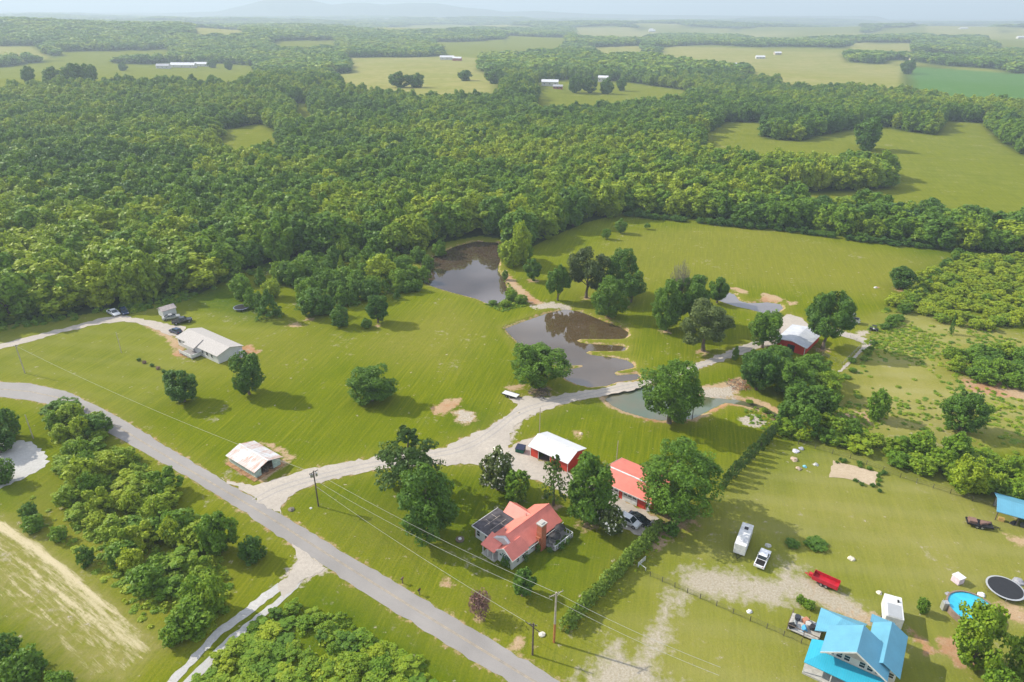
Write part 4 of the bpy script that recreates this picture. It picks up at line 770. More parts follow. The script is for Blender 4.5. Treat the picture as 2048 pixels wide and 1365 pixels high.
# overgrown fence lines of the property
def line_bushes(pts, sp, hr, wr, tn, name, labelf, group, seed):
    r = np.random.default_rng(seed); Wl = WP(pts)
    for a, b in zip(Wl[:-1], Wl[1:]):
        d = np.hypot(*(b-a))
        for k in range(int(d/sp)):
            q = a+(b-a)*(k*sp/d)+r.normal(0, .5, 2); uu, vv = proj(q[0], q[1], 0); t_ = float(np.clip(tn+r.normal(0, .12), 0, 1)); h = r.uniform(*hr)
            single(q[0], q[1], r.uniform(*wr), h, int(r.choice((0, 0, 3))), t_, name, labelf(float(uu), float(vv), t_, h), 'bush', group)
line_bushes([(1918,508),(1880,545),(1840,592),(1800,635),(1760,672)], 3.6, (1.2, 3.2), (2.6, 4.6), .35, 'fence_bush', lambda u, v, t, h: '%s bush on the overgrown right boundary of the upper field' % tw(t), 'bushes on the right field boundary', 8)
line_bushes([(1750,690),(1700,742),(1672,775)], 4.4, (.7, 1.6), (1.8, 3.0), .4, 'fence_bush', lambda u, v, t, h: '%s low weed bush on the boundary beside the narrow path' % tw(t), 'weeds along the path boundary', 9)
line_bushes([(1258,432),(1400,447),(1560,462),(1700,480),(1905,503)], 4.6, (2.0, 4.0), (4.0, 6.6), .16, 'field_edge_bush', lambda u, v, t, h: '%s %s bush at the foot of the back tree belt' % ('tall' if h > 3 else 'low', tw(t)), 'bushes along the back of the upper field', 10)
line_bushes([(1500,808),(1530,822),(1560,846)], 3.0, (.6, 1.4), (1.6, 2.6), .5, 'bank_bush', lambda u, v, t, h: '%s weeds on the bank of the narrow creek' % tw(t), 'weeds on the creek bank', 12)
line_bushes([(1660,918),(1762,944),(1750,976),(1690,960)], 1.4, (.4, .8), (.9, 1.4), .15, 'rim_bush', lambda u, v, t, h: 'low %s weed tuft on the rim of the sand arena' % tw(t), 'weed tufts round the sand arena', 13)
# far trees standing alone in the open fields
for u, v, vt, w, lb in ((800,176,144,42,'pair like broad tree standing in the tan field'),(833,176,146,36,'dark broad tree right in the tan field'),(930,162,140,30,'round tree at the far right of the tan field'),(990,168,138,44,'tree at the wood corner right of the tan field'),(1150,186,150,32,'dark tree left of the far farm house'),(1178,186,152,32,'dark tree in front of the far farm house'),(1213,188,156,28,'dark tree right of the far farm house'),(1242,182,154,22,'small tree standing off the far farm house'),(1728,300,234,56,'large lone oak at the edge of the right field'),(1812,148,116,32,'lone dark tree at the corner of the crop field'),(60,168,132,26,'tall dark tree in the far left meadow'),(110,168,134,40,'dark tree clump in the far left meadow'),(150,170,126,44,'broad dark trees of the far left meadow'),(178,168,128,36,'right dark tree of the far left meadow'),(247,142,124,18,'small lone tree on the far left tan field'),(425,136,118,20,'tree beside the long pale farm sheds'),(458,140,122,16,'small tree right of the long pale farm sheds'),(1440,136,122,14,'small tree beside the far red barns')):
    x, y = far_poly([(u, v)])[0]; w_ = w*(y*FWD[1]-H*FWD[2])/F; z = float(hgt(x, y)); h_ = max(7, height_far(x, y, vt)-z)
    o = bpy.data.objects.new('field_tree', FP[int(u) % 6]); COL.objects.link(o); o.location = (x, y, z-.2); o.scale = (w_/8, w_/8, min(h_, 24)/10); o['tone'] = .18; tag(o, lb, 'tree', 'lone trees in the far fields')
region([(556,545),(640,522),(700,508),(770,512),(842,524),(846,578),(800,590),(700,604),(640,610),(590,592)], 7.2, (5.0, 9), (5.5, 8.5), (0, 1, 4, 2), .42, 'grove_tree', 'tree', lambda u, v, t, h: '%s %s tree of the thick grove left of the dark pond' % ('tall' if h > 7.5 else 'small', tw(t)), 'trees of the thick grove by the dark pond', 21)
for u, v, vt, w, tn, lb in ((848,562,530,30,.5,'leafy tree overhanging the left shore of the dark pond'),(856,538,508,26,.35,'dark tree at the upper left shore of the dark pond'),(880,512,478,30,.4,'tree leaning over the top shore of the dark pond'),(1470,720,690,14,.4,'small sapling beside the far end of the drive')): spx(u, v, vt, w, 1, tn, 'shore_tree', lb, 'tree', 'trees around the dark pond')
# rank weeds and tall grass that nobody could count
WD = []
for i in range(3):
    r = np.random.default_rng(600+i); n = 170; d = unit(r.normal(size=(n, 3))*np.array([1, 1, .8])); d[:, 2] = np.abs(d[:, 2]); p = d*np.array([3.6, 3.6, 8])*r.uniform(.3, 1, (n, 1)); V, Fq = leafquads(r, p, unit(d+.7*r.normal(size=d.shape)), 1.5); WD.append(np_mesh('weed%d' % i, V, Fq, LEAF))
qs = []
for poly, dens, hr, wr, tn in (([(1560,880),(1700,800),(1740,650),(1790,640),(1960,660),(2100,700),(2100,960),(1850,910),(1700,880)], 1.15, (.2, .8), (.7, 2.2), .70), ([(100,860),(260,900),(420,1060),(480,1200),(400,1290),(250,1180),(110,1000)], 1.3, (.4, 1.4), (1.0, 2.6), .75), ([(430,1330),(560,1215),(660,1225),(860,1340),(960,1440),(340,1440)], 1.0, (.3, 1.3), (.8, 2.4), .72),
  ([(1930,508),(2120,520),(2150,670),(1760,625),(1850,560)], 1.8, (.5, 1.5), (1.2, 2.8), .9), ([(1480,808),(1530,818),(1575,850),(1560,870),(1500,850)], 1.0, (.2, .7), (.6, 1.5), .6), ([(1004,552),(1030,585),(1056,612),(1010,626),(968,610),(1000,606),(1022,595)], 1.0, (.3, .9), (.7, 1.6), .55), ([(0,590),(200,600),(350,572),(500,540),(640,505),(760,490),(860,492),(860,512),(760,516),(640,530),(480,560),(350,612),(200,636),(0,662)], 2.0, (.6, 2.2), (1.5, 3.5), .45),
  ([(60,950),(130,1000),(260,1150),(340,1290),(280,1240),(160,1120),(60,1040)], 1.6, (.2, .7), (.8, 1.8), .8), ([(1300,1060),(1345,1075),(1290,1130),(1230,1190),(1215,1180),(1290,1110)], 1.1, (.2, .6), (.5, 1.3), .8), ([(1262,428),(1560,458),(1900,500),(1900,490),(1560,446),(1262,418)], 1.5, (.6, 1.8), (1.2, 3), .3)):
    Wp = WP(poly); x0, y0 = Wp.min(0); x1, y1 = Wp.max(0); gx, gy = np.meshgrid(np.arange(x0, x1, dens), np.arange(y0, y1, dens)); q = np.stack([gx.ravel(), gy.ravel()], 1)+rng.uniform(-.5, .5, (gx.size, 2))*dens; q = q[(sdist(q[:, 0], q[:, 1], Wp) > 0) & (blobnoise(q[:, 0], q[:, 1], 7, 31)+rng.normal(0, .45, len(q)) > .05)]
    k = len(q); qs.append(np.c_[q, rng.uniform(*wr, k), rng.uniform(*hr, k), np.clip(tn+rng.normal(0, .15, k), 0, 1)])
q = np.vstack(qs); k = len(q); scatter('tall_grass', q[:, 0], q[:, 1], hgt(q[:, 0], q[:, 1])-.03, q[:, 2], q[:, 3], rng.uniform(0, 6.28, k), rng.integers(0, 3, k), q[:, 4], WD, 'rank tall grass and weeds between the shrubs')
print('weeds', k)
print('regions', c1, c2, c3, c4, c5)
#@@BUILD
# ------------------------------------------------------------------ buildings
D = math.radians
REDM = ribbed('red_metal_roof', (.68, .20, .15), 'X', .5, .42, None, .10, .35)
REDM2 = ribbed('red_metal_roof_side', (.68, .20, .15), 'Y', .5, .42, None, .10, .35)
WHITEM = ribbed('white_metal_roof', (.62, .62, .63), 'X', .6, .4, None, .05, .18)
RUSTM = ribbed('rusty_white_roof', (.56, .56, .565), 'X', .55, .55, (.42, .22, .14), .08, .45)
FARM_ROOF = ribbed('far_barn_roof', (.70, .71, .74), 'Y', .6, .45, (.42, .40, .42), .08, .3)
REDWALL = ribbed('red_metal_wall', (.55, .045, .025), 'X', .35, .5, None, .08, .4)
REDWALLY = ribbed('red_metal_wall_end', (.52, .04, .025), 'Y', .35, .5, None, .08, .4)
SIDE = siding('white_siding', (.64, .64, .63)); GREYSHINGLE = plain('grey_shingle', (.44, .41, .38), .9, 0, .12, 4)
BLUEM = ribbed('blue_metal_roof', (.11, .32, .44), 'X', .5, .38, None, .08, .35); BLUEM2 = ribbed('blue_metal_roof_side', (.11, .32, .44), 'Y', .5, .38, None, .08, .35)
TURQ = ribbed('turquoise_porch_roof', (.03, .34, .47), 'X', .5, .38, None, .06, .3)
PALEWALL = siding('pale_wall', (.66, .62, .56)); MINT = plain('mint_painted_block', (.42, .52, .46), .8, 0, .2, 2)
def site(name, u, v, ang, label, cat, z=0):
    x, y = P(u, v); return empty(name, (x, y, z), D(ang), label, cat)
def gable_x(mb, x0, x1, y0, y1, ze0, ze1, yr, zr, mi=0, th=.12): # ridge along x ; eaves at y0 and y1
    mb.slab([(x0,y0,ze0),(x1,y0,ze0),(x1,yr,zr),(x0,yr,zr)], th, mi); mb.slab([(x1,y1,ze1),(x0,y1,ze1),(x0,yr-.002,zr+.002),(x1,yr-.002,zr+.002)], th, mi)
def gable_y(mb, x0, x1, y0, y1, ze, xr, zr, mi=0, th=.12):
    mb.slab([(x0,y1,ze),(x0,y0,ze),(xr,y0,zr),(xr,y1,zr)], th, mi); mb.slab([(x1,y0,ze),(x1,y1,ze),(xr+.002,y1,zr+.002),(xr+.002,y0,zr+.002)], th, mi)
def wall_gx(mb, x0, x1, y0, y1, z0, ze0, ze1, yr, zr, mi=0): mb.prism_x([(y0,z0),(y1,z0),(y1,ze1),(yr,zr),(y0,ze0)], x0, x1, mi)
def wall_gy(mb, x0, x1, y0, y1, z0, ze, xr, zr, mi=0): mb.prism_y([(x0,z0),(x1,z0),(x1,ze),(xr,zr),(x0,ze)], y0, y1, mi)
def window(par, c, w, h, face, frame=WHITE, glass=GLASS, cols=1, rows=2, label=None):
    """c: centre on the wall; face: 'x-','x+','y-','y+' outward normal"""
    f = MB(); g = MB(); a, s = face[0], (-1 if face[1] == '-' else 1)
    def bx(mb, u0, u1, z0, z1, d0, d1):
        d0, d1 = sorted((d0*s, d1*s))
        if a == 'y': mb.box(c[0]+u0, c[0]+u1, c[1]+d0, c[1]+d1, c[2]+z0, c[2]+z1)
        else: mb.box(c[0]+d0, c[0]+d1, c[1]+u0, c[1]+u1, c[2]+z0, c[2]+z1)
    t = .09; W2, H2 = w/2, h/2
    bx(f, -W2-t, -W2, -H2-t, H2+t, .003, .07); bx(f, W2, W2+t, -H2-t, H2+t, .003, .07); bx(f, -W2, W2, H2, H2+t, .003, .07); bx(f, -W2, W2, -H2-t, -H2, .003, .09)
    for i in range(1, cols): x = -W2+w*i/cols; bx(f, x-.03, x+.03, -H2, H2, .022, .055)
    for i in range(1, rows): z = -H2+h*i/rows; bx(f, -W2, W2, z-.03, z+.03, .022, .058)
    bx(g, -W2, W2, -H2, H2, .004, .02)
    wo = f.build('window', frame, par); g.build('pane', glass, wo)
    if label: wo['label'] = label
    return wo
# --- red roofed white house
h = site('farm_house', 1024, 1140, 47.3, 'white farmhouse with red metal roof and tall brick chimney', 'house')
w = MB(); wall_gx(w, 1.3, 14.0, .35, 6.7, 0, 2.75, 2.75, 3.4, 4.55); w.build('wall', SIDE, h)
w = MB(); wall_gy(w, -.05, 0, 0, 0, 0, 0, 0, 0) if False else None
fw = MB(); fw.prism_x([(.0,0),(3.6,0),(3.6,2.6),(1.8,3.9),(0,2.6)], 0, 4.0); fo = fw.build('front_wing_wall', SIDE, h)
r = MB(); gable_x(r, 1.9, 14.3, -.15, 7.1, 2.62, 2.62, 3.4, 4.85); ro = r.build('roof', REDM, h)
rc = MB(); rc.box(1.9, 14.3, 3.3, 3.5, 4.83, 4.93); rc.build('ridge_cap', REDM, ro)
r = MB(); gable_x(r, -.35, 4.2, -.42, 4.0, 2.42, 2.42, 1.8, 4.12); r.build('front_wing_roof', REDM, h)
tr = MB(); tr.slab([(-.37,-.45,2.44),(-.33,-.45,2.44),(-.33,1.8,4.16),(-.37,1.8,4.16)], .26); tr.slab([(-.33,4.03,2.44),(-.37,4.03,2.44),(-.37,1.8,4.16),(-.33,1.8,4.16)], .26); tr.box(-.33, 14.3, -.47, -.425, 2.3, 2.46); tr.build('roof_trim', WHITE, h)
r = MB(); r.slab([(-1.0,3.62,2.35),(-1.0,7.1,2.35),(2.1,7.1,3.35),(2.1,3.62,3.35)], .12); r.build('porch_roof', REDM2, h)
gt = MB(); gt.prism_x([(1.9,3.1),(6.8,2.75),(3.4,4.7)], 1.86, 1.93); gt.build('upper_gable', WHITE, h)
for y in (4.2, 5.5, 6.8): m = MB(); m.box(-.75, -.6, y-.07, y+.07, 0, 2.3); m.build('porch_post', WHITE, h)
m = MB(); m.box(-.9, 1.3, 3.65, 7.0, .01, .25); m.build('porch_floor', CONC, h)
m = MB(); wall_gy(m, 8.4, 11.8, 6.7, 9.6, 0, 2.7, 10.1, 3.9); m.build('rear_wing_wall', SIDE, h)
r = MB(); gable_y(r, 8.0, 12.1, 4.6, 10.0, 2.62, 10.1, 4.22); r.build('rear_wing_roof', REDM2, h)
m = MB(); m.box(1.5, 8.2, 6.72, 11.2, 0, 2.55); m.build('annex_wall', SIDE, h)
flat = plain('black_flat_roof', (.075, .068, .075), .8, 0, .35, .9)
m = MB(); m.box(1.15, 8.35, 6.9, 11.6, 2.56, 2.74); ar = m.build('annex_roof', flat, h)
m = MB()
for y in (8.1, 9.7): m.box(2.6, 7.0, y-.05, y+.05, 2.742, 2.75)
for x, y0, y1 in ((4.2, 9.7, 10.9), (6.1, 9.7, 11.2), (5.4, 6.95, 8.1)): m.box(x-.05, x+.05, y0, y1, 2.742, 2.751)
m.build('roof_seam', plain('pale_seam', (.34, .30, .26), .8), ar)
m = MB(); m.box(1.05, 1.15, 6.85, 11.65, 2.5, 2.78); m.box(1.15, 8.4, 11.6, 11.7, 2.5, 2.78); m.build('annex_trim', WHITE, h)
for y in (8.0, 10.2): window(h, (1.5, y, 1.45), .8, 1.3, 'x-')
m = MB(); m.box(1.47, 1.5, 11.0, 11.2, 0, 2.5); m.box(1.5, 8.2, 11.2, 11.24, 0, .9); m.build('brown_corner_boards', plain('rusty_brown_board', (.28, .13, .07), .8), h)
window(h, (0, 1.5, 1.5), 1.5, 1.3, 'x-', cols=3); window(h, (0, 2.85, 1.9), .5, .5, 'x-', rows=1)
m = MB()
for i in range(5): m.slab([(-.55,.5+i*.42,2.25),(-.55,.72+i*.42,2.25),(-.02,.72+i*.42,2.55),(-.02,.5+i*.42,2.55)], .04)
m.build('striped_awning', plain('dark_green_canvas', (.05, .11, .08), .8), h)
for x in (1.6, 3.0): window(h, (x, .0, 1.45), .55, 1.2, 'y-', rows=3)
window(h, (6.0, .35, 1.2), .9, .5, 'y-', rows=1)
m = MB(); m.box(9.6, 12.0, .29, .35, .55, 2.4); m.box(12.0,12.6,.29,.35,.6,2.2); m.build('patio_door', GLASS, h)
m = MB(); m.box(9.45, 9.6, .27, .34, .55, 2.5); m.box(10.75, 10.85, .26, .34, .55, 2.4); m.build('patio_door_frame', WHITE, h)
c = MB(); c.box(7.15, 8.55, -.85, .34, 0, 6.0); cb = c.build('chimney', brickmat(), h); c = MB(); c.box(7.03, 8.67, -.97, .46, 6.0, 6.22); c.box(7.4,8.3,-.6,.1,6.22,6.38); c.build('chimney_cap', CONC, cb)
m = MB(); m.box(6.85, 7.15, -.55, .34, 0, 3.2); m.build('chimney_shoulder', brickmat(), cb)
for x, y in ((3.5, 4.9), (9.4, 5.0)): m = MB(); m.tube((x, y, 3.9), (x, y, 4.55), .1); m.build('vent_pipe', STEEL, h)
dk = plain('grey_deck_boards', (.30, .28, .27), .85, 0, .15, 3)
m = MB(); m.box(8.7, 14.1, -3.0, .28, .35, .55); dko = m.build('deck', dk, h)
m = MB()
for i in range(8): x = 8.75+i*.757; m.box(x-.05, x+.05, -3.0, -2.9, .55, 1.5)
m.box(8.7, 14.1, -3.02, -2.88, 1.5, 1.58); m.box(8.7, 14.1, -2.97, -2.93, 1.0, 1.05)
for y in (-2.2, -1.4, -.6): m.box(14.0, 14.1, y-.05, y+.05, .55, 1.5)
m.box(14.02, 14.12, -3.0, .2, 1.5, 1.58); m.build('deck_railing', WHITE, dko)
def on_site(base, lx, ly, z, name, rz, label, cat, group=None):
    q = base.matrix_basis @ Vector((lx, ly, z)) if False else None
    a = base.rotation_euler.z; X_ = base.location.x+lx*math.cos(a)-ly*math.sin(a); Y_ = base.location.y+lx*math.sin(a)+ly*math.cos(a)
    return empty(name, (X_, Y_, z), a+rz, label, cat, group)
for lx, ly, lb in ((12.6, -.8, 'black patio umbrella next to the house wall on the deck'), (10.2, -1.7, 'black patio umbrella near the deck railing beside the chimney')):
    e = on_site(h, lx, ly, .55, 'patio_umbrella', 0, lb, 'umbrella'); m = MB(); m.tube((0,0,0), (0,0,2.35), .04); m.tube((0,0,0),(0,0,.08),.28); m.build('pole', STEEL, e)
    m = MB(); vs = [(0,0,2.45)]+[(math.cos(i*math.pi/4)*1.15, math.sin(i*math.pi/4)*1.15, 2.0) for i in range(8)]; vs += [(x,y,z-.1) for x,y,z in vs[1:]]
    m.add(vs, [(0,i+1,(i+1)%8+1) for i in range(8)]+[(i+1,i+9,(i+1)%8+9,(i+1)%8+1) for i in range(8)]); m.build('canopy', BLACK, e)
for k, (lx, ly, lb) in enumerate(((9.3, -2.4, 'pale patio chair at the chimney end of the deck'), (9.6, -1.2, 'pale patio chair tucked beside the brick chimney'), (13.3, -2.2, 'pale patio chair in the far deck corner'))):
    e = on_site(h, lx, ly, .55, 'patio_chair', k*1.3, lb, 'chair'); m = MB(); m.box(-.27,.27,-.27,.27,.38,.44); m.build('seat', CONC, e); m = MB(); m.box(-.27,.27,.24,.29,.44,.95); m.build('backrest', CONC, e)
    for x in (-.24,.24):
        for y in (-.24,.24): m = MB(); m.box(x-.02,x+.02,y-.02,y+.02,0,.38); m.build('leg', STEEL, e)
x, y = P(920,1081); e = empty('fire_bowl', (x,y,0), 0, 'round fire pit with white centre on the shaded lawn left of the house', 'fire pit'); m = MB(); m.tube((0,0,0),(0,0,.35),.75,.85,14); m.build('ring', WOODP, e); m = MB(); m.tube((0,0,.35),(0,0,.5),.35,.3,12); m.build('lid', WHITE, e)
# --- white roofed red barn
h = site('barn', 1061, 911.6, -38, 'red barn with bright white metal roof and open bay', 'barn')
m = MB(); m.box(0, 2.2, 0, .15, 0, 2.75); m.box(5.4, 10.2, 0, .15, 0, 2.75); m.box(2.2, 5.4, 0, .15, 2.35, 2.75); m.box(0, 10.2, 6.45, 6.6, 0, 2.75); m.build('wall', REDWALL, h)
m = MB(); 
for x0 in (0, 10.05): m.prism_x([(.15,0),(6.45,0),(6.45,2.78),(3.2,3.85),(.15,2.78)], x0, x0+.15)
m.build('gable_wall', REDWALLY, h)
r = MB(); gable_x(r, -.45, 10.6, -.55, 7.1, 2.78, 2.78, 3.2, 4.1); ro = r.build('roof', WHITEM, h); m = MB(); m.box(-.45, 10.6, 3.05, 3.35, 4.08, 4.16); m.build('ridge_cap', WHITE, ro)
m = MB(); 
for x in (-.06, 2.15, 5.35, 10.15): m.box(x, x+.12, -.04, .0, 0, 2.75)
m.box(-.05, 10.25, -.05, -.001, 2.6, 2.74); m.build('corner_trim', WHITE, h)
m = MB(); m.box(2.3, 5.3, .16, 6.4, .02, .06); m.build('bay_floor', plain('packed_dirt', (.16, .12, .09), .95), h); m = MB(); m.box(5.5, 7.6, -.12, -.06, .1, 2.5); m.build('sliding_door', REDWALL, h)
# --- red garage
h = site('garage', 1300, 1025, -38, 'long red garage with red roof, white ridge and white overhead doors', 'garage')
m = MB(); wall_gx(m, -12.2, 0, 0, 9.6, 0, 2.9, 2.3, 3.3, 3.85); m.build('wall', REDWALL, h)
r = MB(); gable_x(r, -12.5, .35, -.7, 10.0, 2.75, 2.4, 3.3, 4.05); ro = r.build('roof', REDM, h); m = MB(); m.box(-12.5, .35, 3.12, 3.5, 4.03, 4.14); m.build('ridge_cap', WHITE, ro)
m = MB(); m.box(-12.5, .35, -.76, -.71, 2.58, 2.8); m.slab([(-12.53,-.7,2.8),(-12.5,-.7,2.8),(-12.5,3.3,4.1),(-12.53,3.3,4.1)], .2); m.slab([(-12.5,10,2.45),(-12.53,10,2.45),(-12.53,3.3,4.1),(-12.5,3.3,4.1)], .2); m.build('eave_trim', WHITE, h)
for x0, x1 in ((-6.4, -3.2), (-10.8, -7.55)):
    m = MB(); m.box(x0, x1, -.05, -.001, 0, 2.5); d_ = m.build('garage_door', WHITE, h); g = MB(); wd = (x1-x0)
    for row in (1.45, 1.9):
        for i in range(3): g.box(x0+.15+i*wd/3, x0-.1+(i+1)*wd/3, -.062, -.052, row, row+.36)
    g.build('window_row', GLASS, d_)
    m = MB(); m.box(x0-.14, x0, -.07, -.002, 0, 2.6); m.box(x1, x1+.14, -.07, -.002, 0, 2.6); m.build('door_frame', WHITE, h)
m = MB(); m.box(-.95, -.1, -.06, -.001, 0, 2.2); m.build('side_door', SIDE, h)
# --- old open barn, upper left of the drive
h = site('old_barn', 460, 925, -36.3, 'low old barn with rust streaked white roof and open end', 'barn')
m = MB(); m.box(0, 9.9, 0, .2, 0, 1.9); m.box(0, 9.9, 6.1, 6.3, 0, 1.9); m.prism_x([(.2,0),(6.1,0),(6.1,1.9),(3.15,2.85),(.2,1.9)], 0, .2); m.build('wall', MINT, h)
m = MB(); m.prism_x([(6.1,0),(4.4,0),(4.4,2.3),(6.1,1.88)], 9.7, 9.9); m.prism_x([(.2,0),(1.4,0),(1.4,2.2),(.2,1.88)], 9.7, 9.9); m.build('end_panel', MINT, h)
r = MB(); gable_x(r, -.4, 10.3, -.5, 6.9, 1.95, 1.95, 3.2, 3.1, 0, .08); ro = r.build('roof', RUSTM, h); m = MB(); m.box(-.4, 10.3, 3.05, 3.35, 3.09, 3.15); m.build('ridge_cap', WHITE, ro)
m = MB(); m.box(-.3, 10.6, -1.0, 6.8, 0, .12); m.build('slab', plain('rusty_earth_slab', (.36, .2, .1), .95, 0, .3, 1), h); m = MB()
for i in range(9): a = random.random(); m.box(8.2+a, 8.9+a+random.random()*.5, 1.5+i*.32, 1.75+i*.32, .12, .4+random.random()*.8)
m.build('stacked_lumber', WOODP, h)
# --- far red barn
h = site('far_barn', 1552, 695, 50, 'red barn with pale metal roof half hidden by trees in the upper field', 'barn')
m = MB(); m.box(0, 13, -8.4, 0, 0, 2.6); m.prism_x([(-8.4,2.6),(0,2.6),(0,3.0),(-4.4,3.3)], .0, 13); m.build('wall', REDWALLY, h)
r = MB(); gable_x(r, -.3, 13.4, -9.0, .4, 2.6, 3.05, -4.4, 3.65, 0, .14); r.build('roof', ribbed('pale_barn_roof', (.55, .56, .58), 'X', .6, .45, (.40, .42, .48), .08, .3), h)
m = MB(); m.box(-.1, 0, -.12, .12, 0, 3.0); m.box(-.1, -.0, -8.5, -8.3, 0, 2.6); m.slab([(-.36,.4,3.08),(-.32,.4,3.08),(-.32,-4.4,3.7),(-.36,-4.4,3.7)], .22); m.slab([(-.32,-9,2.64),(-.36,-9,2.64),(-.36,-4.4,3.7),(-.32,-4.4,3.7)], .22); m.build('corner_trim', WHITE, h)
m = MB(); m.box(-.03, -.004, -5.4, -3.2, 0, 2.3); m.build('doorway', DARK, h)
# --- neighbour house on the left
h = site('long_house', 429, 724, -35.6, 'long white single storey house with grey roof and front deck', 'house')
m = MB(); wall_gx(m, -18.6, 2.2, 0, 8.0, 0, 2.6, 2.6, 4.0, 3.7); m.build('wall', SIDE, h)
r = MB(); gable_x(r, -19.0, 2.6, -.4, 8.4, 2.65, 2.65, 4.0, 3.95); r.slab([(-13.2,-1.5,2.62),(-7.4,-1.5,2.62),(-8.6,2.6,3.72),(-12,2.6,3.72)], .1); r.build('roof', GREYSHINGLE, h)
for x in (-17.5, -15, -5.4, -3.2, -.8): window(h, (x, 0, 1.6), 1.0, 1.1, 'y-')
m = MB(); m.box(-10.6, -9.6, -.05, -.002, .3, 2.3); m.build('front_door', plain('grey_door', (.3, .3, .32), .6), h)
m = MB(); m.box(-12.8, -6.2, -3.2, 0, .35, .5); dk_ = m.build('deck', dk, h); m = MB()
for x in (-12.8, -10.6, -8.4, -6.3): m.box(x, x+.1, -3.2, -3.1, 0, 1.5)
m.box(-12.8, -6.2, -3.22, -3.12, 1.4, 1.5); m.box(-12.8, -6.2, -3.18, -3.14, .6, 1.35); m.box(-6.3, -6.2, -3.2, 0, .5, 1.5); m.build('deck_railing', WHITE, dk_)
m = MB(); m.box(2.2, 4.0, 6.2, 7.6, 0, 1.0); m.box(2.4, 3.6, 6.4, 7.4, 1.0, 1.9); m.build('utility_unit', plain('pale_unit', (.6, .6, .58), .6), h)
# small shed
h = site('garden_shed', 318, 630, -40, 'small white shed beside the wood behind the long house', 'shed'); m = MB(); wall_gy(m, 0, 3.4, 0, 4.4, 0, 2.2, 1.7, 3.1); m.build('wall', SIDE, h); r = MB(); gable_y(r, -.2, 3.6, -.3, 4.7, 2.2, 1.7, 3.2); r.build('roof', plain('shed_roof', (.5, .42, .38), .8), h)
m = MB(); m.box(1.1, 2.3, -.04, -.002, 0, 1.9); m.build('door', plain('shed_door', (.55, .55, .55), .7), h)
# --- blue roofed house
x, y = P(1648, 1307, 3.3); h = empty('country_house', (x, y, 0), D(-33.9), 'two storey pale house with bright blue metal roofs', 'house')
m = MB(); wall_gy(m, 0, 8.2, .1, 3.9, 0, 5.2, 4.0, 7.0); m.box(.4, 8.1, 3.91, 7.6, 0, 3.0); m.build('wall', PALEWALL, h)
r = MB(); gable_y(r, -.5, 8.7, -1.7, 4.3, 5.0, 4.0, 7.9); r.build('roof', BLUEM2, h)
m = MB(); m.slab([(-.5,-1.73,5.03),(-.5,-1.69,5.03),(4.0,-1.69,7.95),(4.0,-1.73,7.95)], .3); m.slab([(8.7,-1.69,5.03),(8.7,-1.73,5.03),(4.0,-1.73,7.95),(4.0,-1.69,7.95)], .3); m.build('gable_trim', WHITE, h)
m = MB(); m.prism_y([(0,5.0),(8.2,5.0),(4.1,7.3)], -.1, .1); m.build('front_gable', plain('pinkish_panel', (.50, .42, .38), .7), h)
for x_ in (.9, 2.0, 3.1, 5.2, 6.3, 7.4): window(h, (x_, .1, 4.3), .75, 1.0, 'y-')
m = MB(); wall_gy(m, 8.2, 9.7, .9, 9.0, 0, 4.6, 8.25, 5.5); m.build('east_wing_wall', PALEWALL, h)
r = MB(); r.slab([(4.6,8.1,4.9),(4.2,8.0,7.2),(7.5,4.6,7.2),(9.9,.1,5.2)], .12) if False else None
r = MB(); gable_y(r, 5.2, 10.2, .2, 9.3, 4.7, 7.6, 6.3); r.build('east_wing_roof', BLUEM2, h)
window(h, (9.0, .9, 3.9), .8, .9, 'y-'); window(h, (9.7, 3.0, 3.2), .9, 1.1, 'x+')
m = MB(); m.box(-.2, 4.2, 7.6, 9.9, 0, 2.7); m.build('rear_wall', PALEWALL, h); r = MB(); r.slab([(-2.2,4.4,2.7),(.3,4.4,3.9),(1.0,7.7,4.4),(-2.4,9.9,2.7)], .12); r.slab([(-2.4,9.9,2.7),(1.0,7.7,4.4),(4.2,7.7,4.4),(4.6,9.9,3.3)], .12); r.slab([(-.0,4.3,3.9),(4.2,4.3,4.6),(4.2,7.7,4.4),(1.0,7.7,4.4)], .1); r.build('rear_hip_roof', BLUEM, h)
m = MB(); m.slab([(4.8,9.35,4.6),(8.2,9.35,4.6),(8.2,11.6,4.2),(4.8,11.6,4.2)], .12); m.build('rear_porch_roof', BLUEM, h)
r = MB(); r.slab([(-2.2,-2.7,2.6),(9.6,-2.7,2.6),(8.4,-.0,3.5),(0,-.0,3.5)], .12); r.slab([(-2.2,2.5,2.6),(-2.2,-2.7,2.6),(0,-.0,3.505),(0,2.5,3.505)], .12); r.build('porch_roof', TURQ, h)
m = MB(); m.box(-2.1, 9.4, -2.6, 0, .01, .35); m.box(-2.1, -.02, 0, 2.6, .01, .35); m.build('porch_floor', CONC, h)
for x_ in (-2.0, 1.8, 5.6, 9.2): m = MB(); m.box(x_-.08, x_+.08, -2.55, -2.4, .35, 2.5); m.build('porch_post', WHITE, h)
for x_, yy in ((-2.05, 2.35),): m = MB(); m.box(x_-.08, x_+.08, yy-.08, yy+.08, .35, 2.5); m.build('porch_post', WHITE, h)
for x_ in (1.2, 3.0, 6.5): window(h, (x_, .1, 1.6), 1.0, 1.3, 'y-')
m = MB(); m.box(4.1, 5.1, .03, .098, .35, 2.4); m.build('front_door', plain('brown_door', (.2, .09, .05), .6), h)
dk2 = on_site(h, -3.6, 6.4, 0, 'side_deck', 0, 'raised wooden deck cluttered with junk left of the blue roofed house', 'deck'); m = MB(); m.box(-2.6, 2.3, -1.9, 2.0, .45, .6); m.build('boards', CONC, dk2)
m = MB()
for x_ in (-2.6, 0, 2.2):
    for y_ in (-1.9, 1.9): m.box(x_, x_+.1, y_, y_+.1, 0, 1.5)
